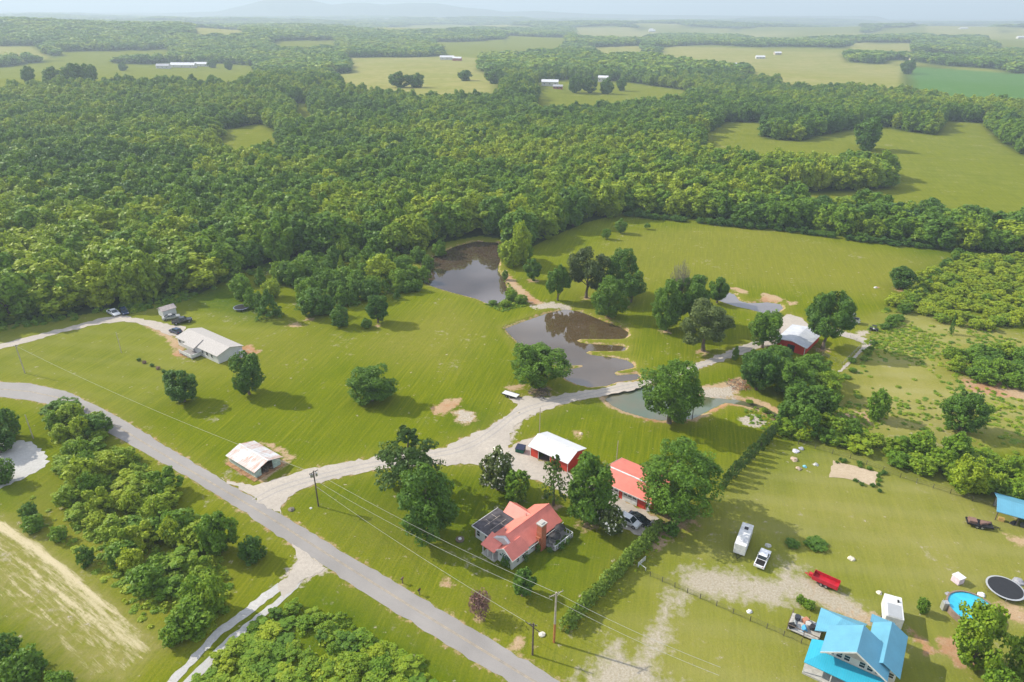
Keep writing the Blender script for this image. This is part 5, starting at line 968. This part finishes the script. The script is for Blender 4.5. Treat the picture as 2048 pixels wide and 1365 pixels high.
m.box(-2.6, 2.3, -1.92, -1.82, 1.4, 1.5); m.box(-2.62, -2.52, -1.9, 2.0, 1.4, 1.5); m.build('railing', WOODP, dk2)
JUNK = [((.04,.045,.06),'dark grey crate',(-1.6,.9)),((.45,.2,.12),'orange brown box',(-.4,1.1)),((.06,.30,.55),'blue tub',(-.1,-.7)),((.03,.03,.035),'black bin bag heap',(.9,.2)),((.10,.13,.2),'navy cushion pile',(1.5,1.1)),((.3,.32,.32),'grey folded chair',(-1.7,-.6)),((.5,.48,.45),'pale bucket',(.2,.4)),((.02,.02,.02),'black barbecue',(-2.0,-1.3))]
def junkmesh(k):
    m = MB()
    if k % 3 == 0: m.tube((0,0,0),(0,0,.7),.42,.5,12); m.tube((0,0,.7),(0,0,.76),.52,.46,12)
    elif k % 3 == 1: m.box(-.5,.5,-.35,.35,0,.6); m.box(-.53,.53,-.38,.38,.6,.68); m.box(-.2,.2,-.4,-.38,.3,.4)
    else: m.prism_x([(-.4,0),(.4,0),(.35,.4),(.0,.75),(-.3,.5)], -.5, .5); m.box(-.6,.6,-.05,.05,.2,.3)
    return m
for k, (c_, nm, (lx, ly)) in enumerate(JUNK): e = on_site(h, -3.6+lx, 6.4+ly, .6, 'storage_item', k, nm+' on the cluttered side deck', 'deck clutter'); junkmesh(k).build('body', plain('junk_%d' % k, c_, .7), e, False, .03)
# --- blue shed on the right frame edge
h = site('open_shed', 1990, 1040, -29, 'open shed with bright blue roof cut by the right frame edge', 'shed')
m = MB(); 
for x_ in (0, 3.5, 7, 10.5):
    for y_ in (0, 5.2): m.box(x_-.08, x_+.08, y_-.08, y_+.08, 0, 2.7)
m.build('posts', WOODP, h); r = MB(); gable_x(r, -.4, 11.2, -.7, 6.2, 2.5, 2.5, 2.7, 3.6); r.build('roof', BLUEM, h); m = MB(); m.box(0, 10.5, 5.1, 5.18, 0, 2.5); m.build('back_wall', plain('shed_wall', (.35, .36, .36), .7), h)
for k, (lx, cc, nm) in enumerate(((1.0, (.55, .35, .12), 'tan box under the blue shed roof'), (3.0, (.05, .05, .06), 'dark drum under the blue shed roof'), (4.6, (.1, .1, .1), 'dark machine part under the blue shed roof'), (6.2, (.3, .3, .32), 'grey crate under the blue shed roof'))): e = on_site(h, lx, .3, 0, 'stored_item', k, nm, 'stored goods'); junkmesh(k+1).build('body', plain('store_%d' % k, cc, .7), e, False, .03)
# --- far farm buildings
def far_house(u, v, L_, W_, H_, ang, wall, roof, label, name='far_house', cat='house', wins=3):
    x, y = far_poly([(u, v)])[0]; e = empty(name, (x, y, float(hgt(x, y))), D(ang), label, cat); m = MB(); wall_gx(m, 0, L_, 0, W_, -1, H_, H_, W_/2, H_+W_*.25); m.build('wall', wall, e)
    r = MB(); gable_x(r, -.5, L_+.5, -.6, W_+.6, H_, H_, W_/2, H_+W_*.28, 0, .2); r.build('roof', roof, e)
    for i in range(wins): window(e, (L_*(i+.5)/wins, 0, H_*.5), 1.4, 1.3, 'y-', rows=1)
    return e
PB = plain('far_pale_wall', (.62, .60, .56), .7); PR2 = plain('far_pale_roof', (.66, .66, .68), .6); RB = plain('far_red_wall', (.42, .12, .08), .7); GR2 = plain('far_grey_roof', (.40, .40, .42), .7); TN = plain('far_tan_wall', (.5, .42, .32), .8)
for a in ((1083,172,22,10,5,-8,PB,PR2,'far farm house with pale roof above the dark treed field'),(1196,164,14,9,6,-15,PB,PR2,'far white house behind the round trees'),(1106,178,12,7,3,-8,RB,GR2,'far low reddish shed beside the pale roofed farm house'),(1447,134,24,10,4,-5,PB,PR2,'far long pale shed between wood and tan field'),(1418,132,14,8,4,-5,RB,PR2,'far small red barn left of the long pale shed'),(1468,138,16,8,4,-12,PB,GR2,'far grey roofed shed right of the long pale shed'),
  (312,137,22,12,4,4,PB,GR2,'far grey shed at the left end of the pale farm row'),(340,135,44,14,4,2,PB,PR2,'far long pale farm shed in the left meadow'),(388,133,26,12,4,0,PB,PR2,'far pale farm shed at the right end of the farm row'),(1512,118,20,10,4,-5,PB,PR2,'far white farm building at the top of the tan field'),(1550,110,16,10,4,5,TN,PR2,'far small building beyond the tan field'),(1520,172,10,7,4,10,PB,PR2,'tiny white house in the trees beside the tan field'),
  (1055,118,18,10,5,0,PB,PR2,'far white house in trees below the horizon'),(618,108,20,10,5,-6,PB,PR2,'far white house in the left hills'),(880,120,30,12,5,3,PB,PR2,'far white farm shed above the tan field'),(905,122,18,10,5,-9,RB,PR2,'far red roofed barn right of the white farm shed'),(1298,64,34,18,6,0,PB,PR2,'white building near the horizon right of centre'),(1300,62,20,10,5,15,PB,PR2,'pale house near the horizon beside the white building'),(1720,112,18,10,5,0,PB,PR2,'far pale house in the right woods'),(1822,122,14,10,5,0,TN,PR2,'far tan house above the crop field'),(1855,122,16,9,4,0,PB,PR2,'far white shed above the crop field'),(2036,78,30,14,6,0,PB,PR2,'far white building near the right horizon'),(1920,60,40,14,5,0,PB,PR2,'far pale building in the right horizon clearing'),(768,42,60,30,9,0,PB,PR2,'pale plant on the left horizon')):
    far_house(*a)

# ------------------------------------------------------------------ poles and wires
POLE = plain('old_pole_wood', (.13, .10, .075), .9, 0, .25, 3); POLEL = plain('pale_pole_wood', (.42, .37, .30), .85, 0, .15, 2); POLER = plain('reddish_pole_foot', (.42, .17, .06), .85)
PO = {}
def pole(key, u, v, vt, label, mat=POLE, r=.16, arm=None, arm_z=None, armlen=2.0, foot=None, extra=None):
    x, y = P(u, v); hgt_ = height_at(x, y, vt); e = empty('utility_pole', (x, y, 0), 0, label, 'pole'); m = MB(); m.tube((0, 0, 0 if not foot else foot), (0, 0, hgt_), r, r*.72, 10); m.build('post', mat, e)
    if foot: m = MB(); m.tube((0,0,0), (0,0,foot), r*1.06, r, 10); m.build('post_foot', POLER, e)
    if arm is not None:
        a = D(arm); dx, dy = math.cos(a)*armlen/2, math.sin(a)*armlen/2; z = hgt_-.35 if arm_z is None else arm_z; m = MB(); m.tube((-dx, -dy, z), (dx, dy, z), .07); m.tube((dx*.6,dy*.6,z),(0,0,z-.7),.035); m.tube((-dx*.6,-dy*.6,z),(0,0,z-.7),.035); m.build('crossarm', mat, e)
        for s in (-.92, .92, .3): m = MB(); m.tube((dx*s, dy*s, z+.06), (dx*s, dy*s, z+.3), .07, .04, 8); m.build('insulator', STEEL, e)
    PO[key] = (np.array([x, y, hgt_]), e); return e
e = pole('a', 637, 1013, 942, 'dark wooden power pole with crossarm and transformers beside the driveway mouth', arm=48)
for dx, dy, z in ((-.45, -.35, 7.6), (.38, .4, 7.4), (-.3, .5, 7.0)): m = MB(); m.tube((dx, dy, z), (dx, dy, z+.75), .22, .22, 10); m.tube((dx,dy,z+.75),(dx,dy,z+.95),.06,.04,6); m.build('transformer', STEEL, e)
m = MB(); m.tube((.16, -.02, 5.2), (1.5, -1.1, 4.7), .05); m.build('guy_arm', POLE, e)
pole('b', 1108, 1285, 1185, 'tall pale power pole with reddish foot at the near property corner', POLEL, .19, arm=30, armlen=2.6, foot=4.2)
e = pole('c', 1065, 1310, 1247, 'short dark power pole left of the tall pale pole', r=.17, arm=-20, armlen=1.2)
m = MB(); m.tube((-1.2, .9, 6.3), (1.0, -.8, 5.9), .06); m.build('cable_box', BLACK, e)
pole('d', 1079, 868, 815, 'thin pale pole standing behind the white roofed barn', POLEL, .11); pole('e', 1233, 921, 882, 'thin white pole behind the red garage', POLEL, .11); pole('f', 1384, 840, 802, 'thin brown pole on the bank of the teal pond', POLE, .12)
pole('g', 50, 747, 690, 'pale power pole with lamp on the far left lawn', POLEL, .14, arm=10, armlen=1.2); pole('i', 243, 706, 665, 'faint pale pole in the middle of the left lawn', POLEL, .1); pole('j', 67, 878, 830, 'thin grey pole beside the pale gravel lot', POLEL, .12); pole('k', 1556, 692, 661, 'thin white pole at the corner of the far red barn', WHITE, .09)
WIRE = plain('pale_wire', (.34, .34, .30), .5)
def wire(a, b, sag, label, r=.028):
    a = np.array(a); b = np.array(b); pts = [tuple(a+(b-a)*t-np.array([0, 0, sag*4*t*(1-t)])) for t in np.linspace(0, 1, 25)]; m = MB(); m.path(pts, r, 5); o = m.build('power_line', WIRE); tag(o, label, 'wire')
A_, B_, C_, G_ = (PO[k][0] for k in 'abcg'); off = lambda p, dz, dx=0, dy=0: p+np.array([dx, dy, dz])
fa = np.array([*P(1420, 1440), B_[2]]); wire(off(A_, -.1), off(B_, -.1), 1.0, 'uppermost overhead wire crossing in front of the house'); wire(off(B_, -.1), fa, .6, 'overhead wire leaving the tall pale pole toward the lower right')
wire(off(A_, -2.2), off(B_, -1.7, -.5), 1.3, 'second overhead wire hanging just below the uppermost wire'); wire(off(A_, -3.8), off(C_, -.6), .8, 'lowest overhead wire running from the dark pole to the short pole'); wire(off(G_, -.3), off(A_, -.5), 1.6, 'long overhead wire from the far left lawn over the old barn')
wire(off(B_, -1.7), off(fa, -1.6), .6, 'lower wire leaving the tall pale pole'); 
wire(off(G_, -.3), np.array([*P(-300, 640), 9.0]), 1.5, 'overhead wire leaving the frame on the left')
# ------------------------------------------------------------------ vehicles
def lamp(par, x, y, z, w_, mat, name): m = MB(); m.box(x-.03, x+.03, y-w_/2, y+w_/2, z-.07, z+.07); m.build(name, mat, par)
LAMPW = plain('headlamp', (.75, .75, .72), .2); LAMPR = plain('tail_lamp', (.4, .02, .02), .3)
def wheels(e, xs, yw, r=.34):
    for x in xs:
        for s in (-1, 1):
            y = s*yw; t = MB(); t.tube((x, y-s*.11, r), (x, y+s*.11, r), r, r, 16); w_ = t.build('wheel', TYRE, e, True); m = MB(); m.tube((x, y+s*.112, r), (x, y+s*.125, r), r*.6, r*.55, 12); m.build('rim', STEEL, w_)
def car(u, v, ang, kind, paint, label, cat='car', px=True, scale=1.0):
    x, y = P(u, v); e = empty('parked_car' if kind != 'pickup' else 'pickup_truck', (x, y, 0), D(ang), label, cat); e.scale = (scale,)*3
    if kind == 'sedan': prof = [(-2.35,.32),(2.3,.3),(2.38,.55),(2.2,.74),(1.2,.9),(-1.5,.96),(-2.3,.9),(-2.42,.6)]; top = [(1.25,.9),(.35,1.38),(-.75,1.42),(-1.75,.96)]
    elif kind == 'suv': prof = [(-2.2,.35),(2.2,.33),(2.3,.62),(2.15,.88),(1.1,1.03),(-2.05,1.1),(-2.28,.95),(-2.3,.6)]; top = [(1.2,1.02),(.45,1.6),(-1.55,1.66),(-2.1,1.1)]
    else: prof = [(-2.7,.5),(2.6,.48),(2.7,.75),(2.5,1.0),(1.4,1.12),(-2.65,1.12),(-2.72,.8)]; top = [(1.3,1.1),(.75,1.72),(-.6,1.74),(-.85,1.1)]
    hw = .92 if kind != 'pickup' else .98; m = MB(); m.prism_y(prof, -hw, hw); m.build('body', paint, e, False, .09)
    n = len(top); g = MB(); ti = .16; vs = [(x_, -hw+.06, z) if z < 1.2 else (x_, -hw+ti+.06, z) for x_, z in top]+[(x_, hw-.06, z) if z < 1.2 else (x_, hw-ti-.06, z) for x_, z in top]
    g.add(vs, [(0,1,2,3), (7,6,5,4), (0,4,5,1), (1,5,6,2), (2,6,7,3), (3,7,4,0)]); g.build('glasshouse', GLASS, e)
    rf = MB(); (x1, z1), (x2, z2) = top[1], top[2]; y_ = hw-ti-.07; rf.slab([(x1-.05,-y_,z1+.035),(x1-.05,y_,z1+.035),(x2+.05,y_,z2+.035),(x2+.05,-y_,z2+.035)][::-1], .06); rf.build('roof_panel', paint, e)
    pl = MB()
    for s in (-1, 1):
        for (xa, za), (xb, zb) in ((top[0], top[1]), (top[2], top[3])): pl.tube((xa, s*(hw-.08), za), (xb, s*(hw-ti-.05), zb), .045, .045, 5)
        xm = (top[1][0]+top[2][0])/2; pl.tube((xm, s*(hw-.05), 1.0), (xm, s*(hw-ti-.05), z1), .04, .04, 5)
    pl.build('pillars', paint, e)
    if kind == 'pickup': b = MB(); b.box(-2.55, -1.0, -.8, .8, 1.125, 1.13); b.build('bed', DARK, e)
    L2 = 2.3 if kind != 'pickup' else 2.62; wheels(e, (-1.4, 1.42) if kind != 'pickup' else (-1.65, 1.75), hw-.08, .34 if kind == 'sedan' else .38)
    for s in (-1, 1): lamp(e, L2+.02, s*.65, .66 if kind == 'sedan' else .8, .34, LAMPW, 'headlight'); lamp(e, -L2-.05, s*.68, .75 if kind == 'sedan' else .95, .3, LAMPR, 'tail_light'); mm = MB(); mm.box(.75, .95, s*(hw+.02)-.07, s*(hw+.02)+.07, .95, 1.08); mm.build('mirror', paint, e)
    return e
PW = plain('white_car_paint', (.72, .73, .75), .25, 0, .02, 1, .6, .5); PK = plain('black_car_paint', (.015, .017, .022), .2, 0, .05, 1, .6, .6); PN = plain('navy_car_paint', (.02, .04, .10), .25, 0, .05, 1, .6, .5); PS = plain('silver_car_paint', (.42, .43, .43), .3, .3, .03, 1, .6, .4); PRD = plain('red_trailer_paint', (.45, .015, .03), .4, 0, .1, 1)
car(1258, 1047, -40, 'suv', PW, 'white suv parked nearer the hedge beside the flowering magnolia', scale=1.06); car(1277, 1043, -41, 'sedan', PK, 'black sedan parked beside the white suv in front of the garage', scale=1.06)
car(228, 629, -38, 'sedan', PW, 'white car parked at the wood edge by the thin gravel drive', scale=1.2); car(249, 627, -50, 'suv', PN, 'navy car parked next to the white car at the wood edge', scale=1.1)
car(343, 638, 30, 'sedan', PS, 'silver car parked on grass behind the long white house', scale=1.15); car(365, 646, 28, 'pickup', PK, 'black pickup parked beside the silver car', 'truck', scale=1.15); car(352, 666, 150, 'suv', PN, 'dark car at the corner of the long white house', scale=1.0)
car(1524, 1123, 57, 'pickup', PW, 'white pickup parked beside the white camper', 'truck', scale=.98)
# camper
x, y = P(1485, 1090); e = empty('camper', (x, y, 0), D(61), 'white camper trailer with dark roof vent on the neighbour lawn', 'camper'); e.scale = (.9, .9, .9); m = MB(); m.box(-4.0, 3.6, -1.2, 1.2, .6, 3.1); m.build('body', WHITE, e, False, .12)
m = MB(); m.box(1.4, 2.2, -.4, .4, 3.1, 3.22); m.build('roof_vent', BLACK, e); m = MB(); m.box(-3.0, -2.2, -.5, .5, 3.1, 3.35); m.build('air_conditioner', plain('pale_unit2', (.6, .6, .6), .6), e)
for xx in (-2.8, -.6, 1.8): window(e, (xx, -1.2, 2.1), .9, .6, 'y-', rows=1)
m = MB(); m.box(.4, 1.05, -1.235, -1.202, .75, 2.7); m.build('door', PS, e); wheels(e, (-.9, -.05), 1.1, .36); m = MB(); m.tube((-4.0,.6,.55),(-5.3,0,.5),.06); m.tube((-4.0,-.6,.55),(-5.3,0,.5),.06); m.tube((-5.3,0,0),(-5.3,0,.6),.05); m.build('tow_hitch', BLACK, e)
# white box truck / trailer behind blue house
x, y = P(1779, 1238); e = empty('box_trailer', (x, y, 0), D(67), 'large white box trailer behind the blue roofed house', 'trailer'); e.scale = (.9, .9, .9); m = MB(); m.box(-3.2, 2.6, -1.5, 1.5, .7, 3.5); m.build('body', WHITE, e, False, .15); m = MB(); m.box(-3.1, .2, -1.15, 1.15, 3.5, 3.56); m.build('grey_roof_panel', PS, e); wheels(e, (-1.0, -.1), 1.35, .4); m = MB(); m.box(.9, 1.4, -.9, -.6, 3.5, 3.8); m.build('roof_vent', BLACK, e)
# red tipper trailer
x, y = P(1650, 1169); e = empty('dump_trailer', (x, y, 0), D(-38), 'dark red open dump trailer on the gravel of the neighbour yard', 'trailer'); m = MB(); m.box(-2.2, 2.2, -1, 1, .65, .75); m.box(-2.2, 2.2, .94, 1, .75, 1.45); m.box(-2.2, 2.2, -1, -.94, .75, 1.45); m.box(-2.2, -2.14, -.94, .94, .75, 1.45); m.box(2.14, 2.2, -.94, .94, .75, 1.45); m.build('bed', PRD, e)
wheels(e, (-.5, .35), .95, .36); m = MB(); m.tube((-2.2,.5,.65),(-3.6,0,.6),.07); m.tube((-2.2,-.5,.65),(-3.6,0,.6),.07); m.box(-2.9,-2.3,-.3,.3,.7,1.1); m.build('tow_bar', PRD, e)
# low flat trailer by the drive
def flatbed(u, v, ang, L_, label, bed=CONC, load=None, W_=1.0):
    x, y = P(u, v); e = empty('flatbed_trailer', (x, y, 0), D(ang), label, 'trailer'); m = MB(); m.box(-L_/2, L_/2, -W_, W_, .6, .72); m.build('bed', bed, e); m = MB(); m.box(-L_/2, L_/2, -W_-.04, -W_, .55, .85); m.box(-L_/2, L_/2, W_, W_+.04, .55, .85); m.tube((L_/2,.4,.6),(L_/2+1.3,0,.5),.06); m.tube((L_/2,-.4,.6),(L_/2+1.3,0,.5),.06); m.tube((L_/2+1.3,0,0),(L_/2+1.3,0,.6),.05); m.build('frame', BLACK, e); wheels(e, (-.5, .35), W_+.08, .33)
    if load: load(e)
    return e
flatbed(1021, 793, -30, 4.4, 'white flat trailer at the driveway edge near the brown pond', WHITE)
def junkload(e): m = MB(); m.box(-2,-.6,-.7,.7,.72,1.3); m.tube((0,-.5,.9),(1.9,.5,1.0),.25); m.box(.2,1.4,-.2,.6,.72,1.1); m.build('load', plain('rusty_load', (.22,.13,.1), .8), e)
flatbed(1957, 1052, -20, 4.6, 'low trailer loaded with rusty scrap in front of the blue shed', BLACK, junkload)
# pontoon boat, buggy, dumpster
x, y = P(1699, 645); e = empty('pontoon_boat', (x, y, 0), D(-28), 'white canopied pontoon boat on trailer in the upper field', 'boat'); m = MB()
for s in (-.85, .85): m.tube((-3.0, s, .75), (2.6, s, .75), .3, .3, 12); m.tube((2.6, s, .75), (3.3, s, .95), .3, .05, 12)
m.build('pontoons', PS, e); m = MB(); m.box(-3, 2.8, -1.15, 1.15, 1.05, 1.15); m.build('deck', WHITE, e); m = MB()
for s in (-1.1, 1.08): m.box(-2.8, 2.7, s, s+.04, 1.15, 1.75)
m.box(2.66,2.7,-1.1,1.1,1.15,1.75); m.build('side_fence', PS, e); m = MB(); m.box(-2.7,-1.5,-1,1,1.15,1.6); m.box(1.0,2.4,-1,-.4,1.15,1.6); m.box(1.0,2.4,.4,1,1.15,1.6); m.build('seats', BLACK, e)
m = MB(); m.box(-2.6, 1.4, -1.15, 1.15, 3.05, 3.15); m.build('canopy', WHITE, e, False, .04); m = MB()
for xx in (-2.4, -.6, 1.2):
    for s in (-1.05, 1.05): m.tube((xx, s, 1.15), (xx, s, 3.05), .04)
m.build('canopy_poles', STEEL, e); wheels(e, (-.6, .3), .95, .33)
x, y = P(1747, 662); e = empty('golf_buggy', (x, y, 0), D(-25), 'small black utility buggy near the field boundary', 'buggy'); m = MB(); m.prism_y([(-1.3,.4),(1.3,.4),(1.35,.75),(.7,.9),(.5,.65),(-.4,.65),(-.5,1.0),(-1.3,.95)], -.6, .6); m.build('body', BLACK, e, False, .04); m = MB(); m.box(-.7,.55,-.6,.6,1.75,1.82); m.build('roof', BLACK, e); m = MB()
for xx in (-.65,.5):
    for s in (-.55,.55): m.tube((xx,s,.65),(xx,s,1.75),.035)
m.build('roll_cage', STEEL, e); wheels(e, (-.85, .85), .62, .3); m = MB(); m.box(-.35,.1,-.5,.5,.66,.85); m.build('seat', WHITE, e)
x, y = P(1041, 903); e = empty('dumpster', (x, y, 0), D(-20), 'dark green dumpster with navy lid beside the white roofed barn', 'dumpster'); m = MB(); m.prism_x([(-.85,.12),(.7,.12),(.95,1.25),(-.95,1.1)], -1.0, 1.0); m.build('body', plain('green_steel', (.01, .12, .08), .5), e, False, .03); m = MB(); m.slab([(-1.05,-1.0,1.14),(1.05,-1.0,1.14),(1.05,1.0,1.36),(-1.05,1.0,1.36)], .08); m.build('lid', plain('navy_lid', (.02, .025, .06), .6), e)
for s in (-.8,.8): m = MB(); m.tube((s,-.7,.07),(s+.05,-.7,.07),.07); m.tube((s,.6,.07),(s+.05,.6,.07),.07); m.build('caster', TYRE, e)
# trampolines and pool
def tramp(u, v, R_, label, net=False):
    x, y = P(u, v); e = empty('trampoline', (x, y, 0), 0, label, 'trampoline'); m = MB(); m.tube((0,0,.8),(0,0,.84),R_-.3,R_-.3,28); m.build('mat', BLACK, e); m = MB(); pr = [(math.cos(i*math.pi/14)*R_, math.sin(i*math.pi/14)*R_, .82) for i in range(29)]; pi = [(math.cos(i*math.pi/14)*(R_-.3), math.sin(i*math.pi/14)*(R_-.3), .86) for i in range(29)]
    for i in range(28): m.add([pr[i], pr[i+1], pi[i+1], pi[i]], [(0,1,2,3)])
    m.build('pad', PS if net else plain('blue_grey_pad', (.16,.19,.26), .6), e)
    for k in range(6): a = k*math.pi/3; m = MB(); m.tube((math.cos(a)*R_,math.sin(a)*R_,0),(math.cos(a)*R_,math.sin(a)*R_,.82),.04); m.build('leg', STEEL, e)
tramp(483, 619, 2.6, 'flat dark trampoline on the lawn beside the dark cedars'); tramp(2008, 1183, 3.0, 'round black trampoline with pale rim above the pool', True)
x, y = P(1941, 1226); e = empty('swimming_pool', (x, y, 0), 0, 'round above ground pool with bright blue water', 'pool'); m = MB(); n = 40; Ro, Ri = 3.9, 3.65
for i in range(n):
    a, b = 2*math.pi*i/n, 2*math.pi*(i+1)/n; f_ = lambda r, t, z: (math.cos(t)*r, math.sin(t)*r, z)
    m.add([f_(Ro,a,0),f_(Ro,b,0),f_(Ro,b,1.2),f_(Ro,a,1.2)], [(0,1,2,3)]); m.add([f_(Ro,a,1.2),f_(Ro,b,1.2),f_(Ri,b,1.2),f_(Ri,a,1.2)], [(0,1,2,3)]); m.add([f_(Ri,a,1.2),f_(Ri,b,1.2),f_(Ri,b,.1),f_(Ri,a,.1)], [(0,1,2,3)])
m.build('pool_wall', plain('brown_pool_wall', (.25,.18,.14), .6), e); m = MB(); m.tube((0,0,.95),(0,0,1.0),Ri,Ri,n); wt = plain('pool_water', (.02, .42, .60), .05, 0, .1, .8, .6); m.build('water', wt, e)
m = MB(); m.box(-4.6,-3.7,.4,1.2,0,1.6); m.tube((-4.5,.5,0),(-4.5,.5,2),.04); m.tube((-4.5,1.1,0),(-4.5,1.1,2),.04); m.build('ladder', PS, e)
x, y = P(1914, 1164); e = empty('play_cube', (x, y, 0), .4, 'pale pink storage box on the neighbour lawn', 'box'); m = MB(); m.box(-.75,.75,-.75,.75,0,1.3); m.build('body', plain('pale_pink', (.70,.58,.66), .6), e, False, .08); m = MB(); m.box(-.82,.82,-.82,.82,1.3,1.42); m.build('lid', WHITE, e, False, .03)
for (u, v, s, cc, lb) in ((1897,1190,.6,(.3,.3,.34),'grey pool pump beside the round pool'),(1961,1190,.7,(.75,.75,.75),'white arched toy frame between pool and trampoline'),(2037,1165,1.0,(.3,.3,.32),'grey play structure behind the trampoline'),(1992,1162,.9,(.5,.5,.5),'pale net post beside the trampoline'),(1592,903,.9,(.55,.53,.6),'pale lilac tarp heap in the wild hedgerow corner'),(1602,898,.7,(.4,.4,.45),'grey junk next to the lilac tarp heap'),(1588,920,.9,(.5,.38,.28),'brown timber pile near the hedgerow corner'),(1609,934,.5,(.2,.5,.6),'light blue tub left of the sand arena'),(1597,938,.7,(.42,.33,.24),'tan crate beside the light blue tub'),(1632,930,.6,(.45,.45,.42),'grey pallet stack left of the sand arena'),(1758,1186,.5,(.7,.62,.5),'pale sandbag pile on the neighbour lawn'),(1703,1118,.7,(.68,.62,.5),'cream board lying on the neighbour lawn'),(1536,1092,.6,(.5,.5,.45),'small pale bin behind the white pickup'),(1499,1224,.5,(.65,.65,.65),'small white bag on the neighbour gravel'),(1751,576,.7,(.5,.48,.46),'pale stone fire ring in the upper field'),(583,1020,.7,(.2,.17,.13),'brown boulder at the inner curve of the driveway mouth'),(622,1017,.3,(.7,.7,.66),'small white rock near the dark power pole'),(1037,826,.35,(.62,.55,.4),'small tan stone slab on the lawn below the driveway'),(1162,868,.5,(.6,.5,.36),'tan earth mound behind the white roofed barn'),(1084,1270,.6,(.7,.66,.55),'pale curled branch near the tall pale pole')):
    x, y = P(u, v); e = empty('yard_item', (x, y, 0), u, lb, 'yard item'); mm = MB(); r_ = random.Random(u); 
    bm = bmesh.new(); bmesh.ops.create_icosphere(bm, subdivisions=2, radius=s)
    for q in bm.verts: q.co *= r_.uniform(.75, 1.15); q.co.z = max(0, q.co.z*.7)
    me = bpy.data.meshes.new('body'); bm.to_mesh(me); bm.free(); me.materials.append(plain('item_%d' % u, cc, .8, 0, .2, 3)); o = bpy.data.objects.new('body', me); COL.objects.link(o); o.parent = e
# firewood and brush piles
def brush(u, v, R_, hh_, n, label, mats, seed):
    x, y = P(u, v); e = empty('brush_pile', (x, y, 0), 0, label, 'brush pile'); r = np.random.default_rng(seed)
    for nm, mt in mats:
        m = MB()
        for _ in range(n): a = r.uniform(0, 6.28); rr = R_*math.sqrt(r.random()); p = Vector((rr*math.cos(a), rr*math.sin(a), hh_*(1-rr/R_)*r.random()+.1)); d = Vector(r.normal(0, 1, 3)); d.z *= .3; d.normalize(); L_ = r.uniform(.5, 1.9); m.tube(p-d*L_/2, p+d*L_/2, r.uniform(.03, .11), .02, 5)
        m.build(nm, mt, e)
brush(1080, 786, 3.2, 1.3, 70, 'grey brush pile of cut branches under the leaning pond tree', (('branches', WOODP), ('pale_branches', BARE)), 3)
brush(1478, 770, 3.6, .8, 60, 'reddish rubble and branches heap beside the barn thicket', (('branches', plain('red_debris', (.36,.16,.09), .9)), ('pale_branches', BARE)), 4)
brush(1520, 722, 1.4, .6, 30, 'small brown brush pile left of the barn thicket', (('branches', WOODP),), 5)
# mail boxes, gate, rail bits
for u, v, vt, lb, mt in ((805, 1167, 1156, 'weathered mailbox on post by the road, nearer the driveway', WOODP), (839, 1190, 1177, 'black mailbox on post at the road edge below the house', BLACK)):
    x, y = P(u, v); e = empty('mailbox', (x, y, 0), D(-30), lb, 'mailbox'); m = MB(); m.box(-.06,.06,-.06,.06,0,1.05); m.build('post', WOODP, e); m = MB(); m.box(-.14,.14,-.3,.3,1.05,1.2); m.tube((0,-.3,1.2),(0,.3,1.2),.14,.14,12); m.build('box', mt, e); m = MB(); m.box(.15,.17,.0,.2,1.2,1.3); m.build('flag', PRD, e)
def rails(pts, name, label, cat, post_h, mat, n_rail, sp, r=.05, rr=.03, z0=0, rmat=None, chain=False):
    Wl = WP(pts); e = empty(name, (*Wl[0], 0), 0, label, cat); m = MB(); rl = MB(); o_ = Wl[0]
    for a, b in zip(Wl[:-1], Wl[1:]):
        d = np.hypot(*(b-a)); n_ = max(1, int(d/sp))
        for k in range(n_+1): q = a+(b-a)*k/n_-o_; m.tube((*q, 0), (*q, post_h), r, r, 6)
        for j in range(n_rail): z = post_h*(j+1)/n_rail-.03; rl.tube((*(a-o_), z), (*(b-o_), z), rr, rr, 4)
    m.build('posts', mat, e); rl.build('rails', rmat or mat, e)
    return e
rails([(1300,1153),(1400,1198),(1500,1243),(1602,1287)], 'wire_fence', 'dark wire fence running toward the blue roofed house', 'fence', 1.15, plain('dark_post', (.10,.09,.075), .9), 4, 2.2, .06, .018)
rails([(1596,889),(1700,918),(1800,956),(1900,988),(1990,1018)], 'wire_fence', 'wire fence below the wild hedgerow of the neighbour lot', 'fence', 1.2, plain('dark_post', (.07,.06,.05), .9), 3, 3.0, .06, .025)
rails([(1632,704),(1684,731),(1726,690),(1700,676)], 'chain_fence', 'thin galvanised fence round the small lawn beside the far barn', 'fence', 1.2, STEEL, 3, 2.4, .04, .02)
rails([(1276,1135),(1290,1122)], 'pipe_gate', 'white pipe gate standing open beside the hedge', 'gate', 1.1, WHITE, 3, 3, .06, .05)
rails([(1277,1132),(1291,1142)], 'pipe_gate', 'low white pipe rail closing the gap to the boundary', 'gate', .7, WHITE, 1, 3, .06, .05)
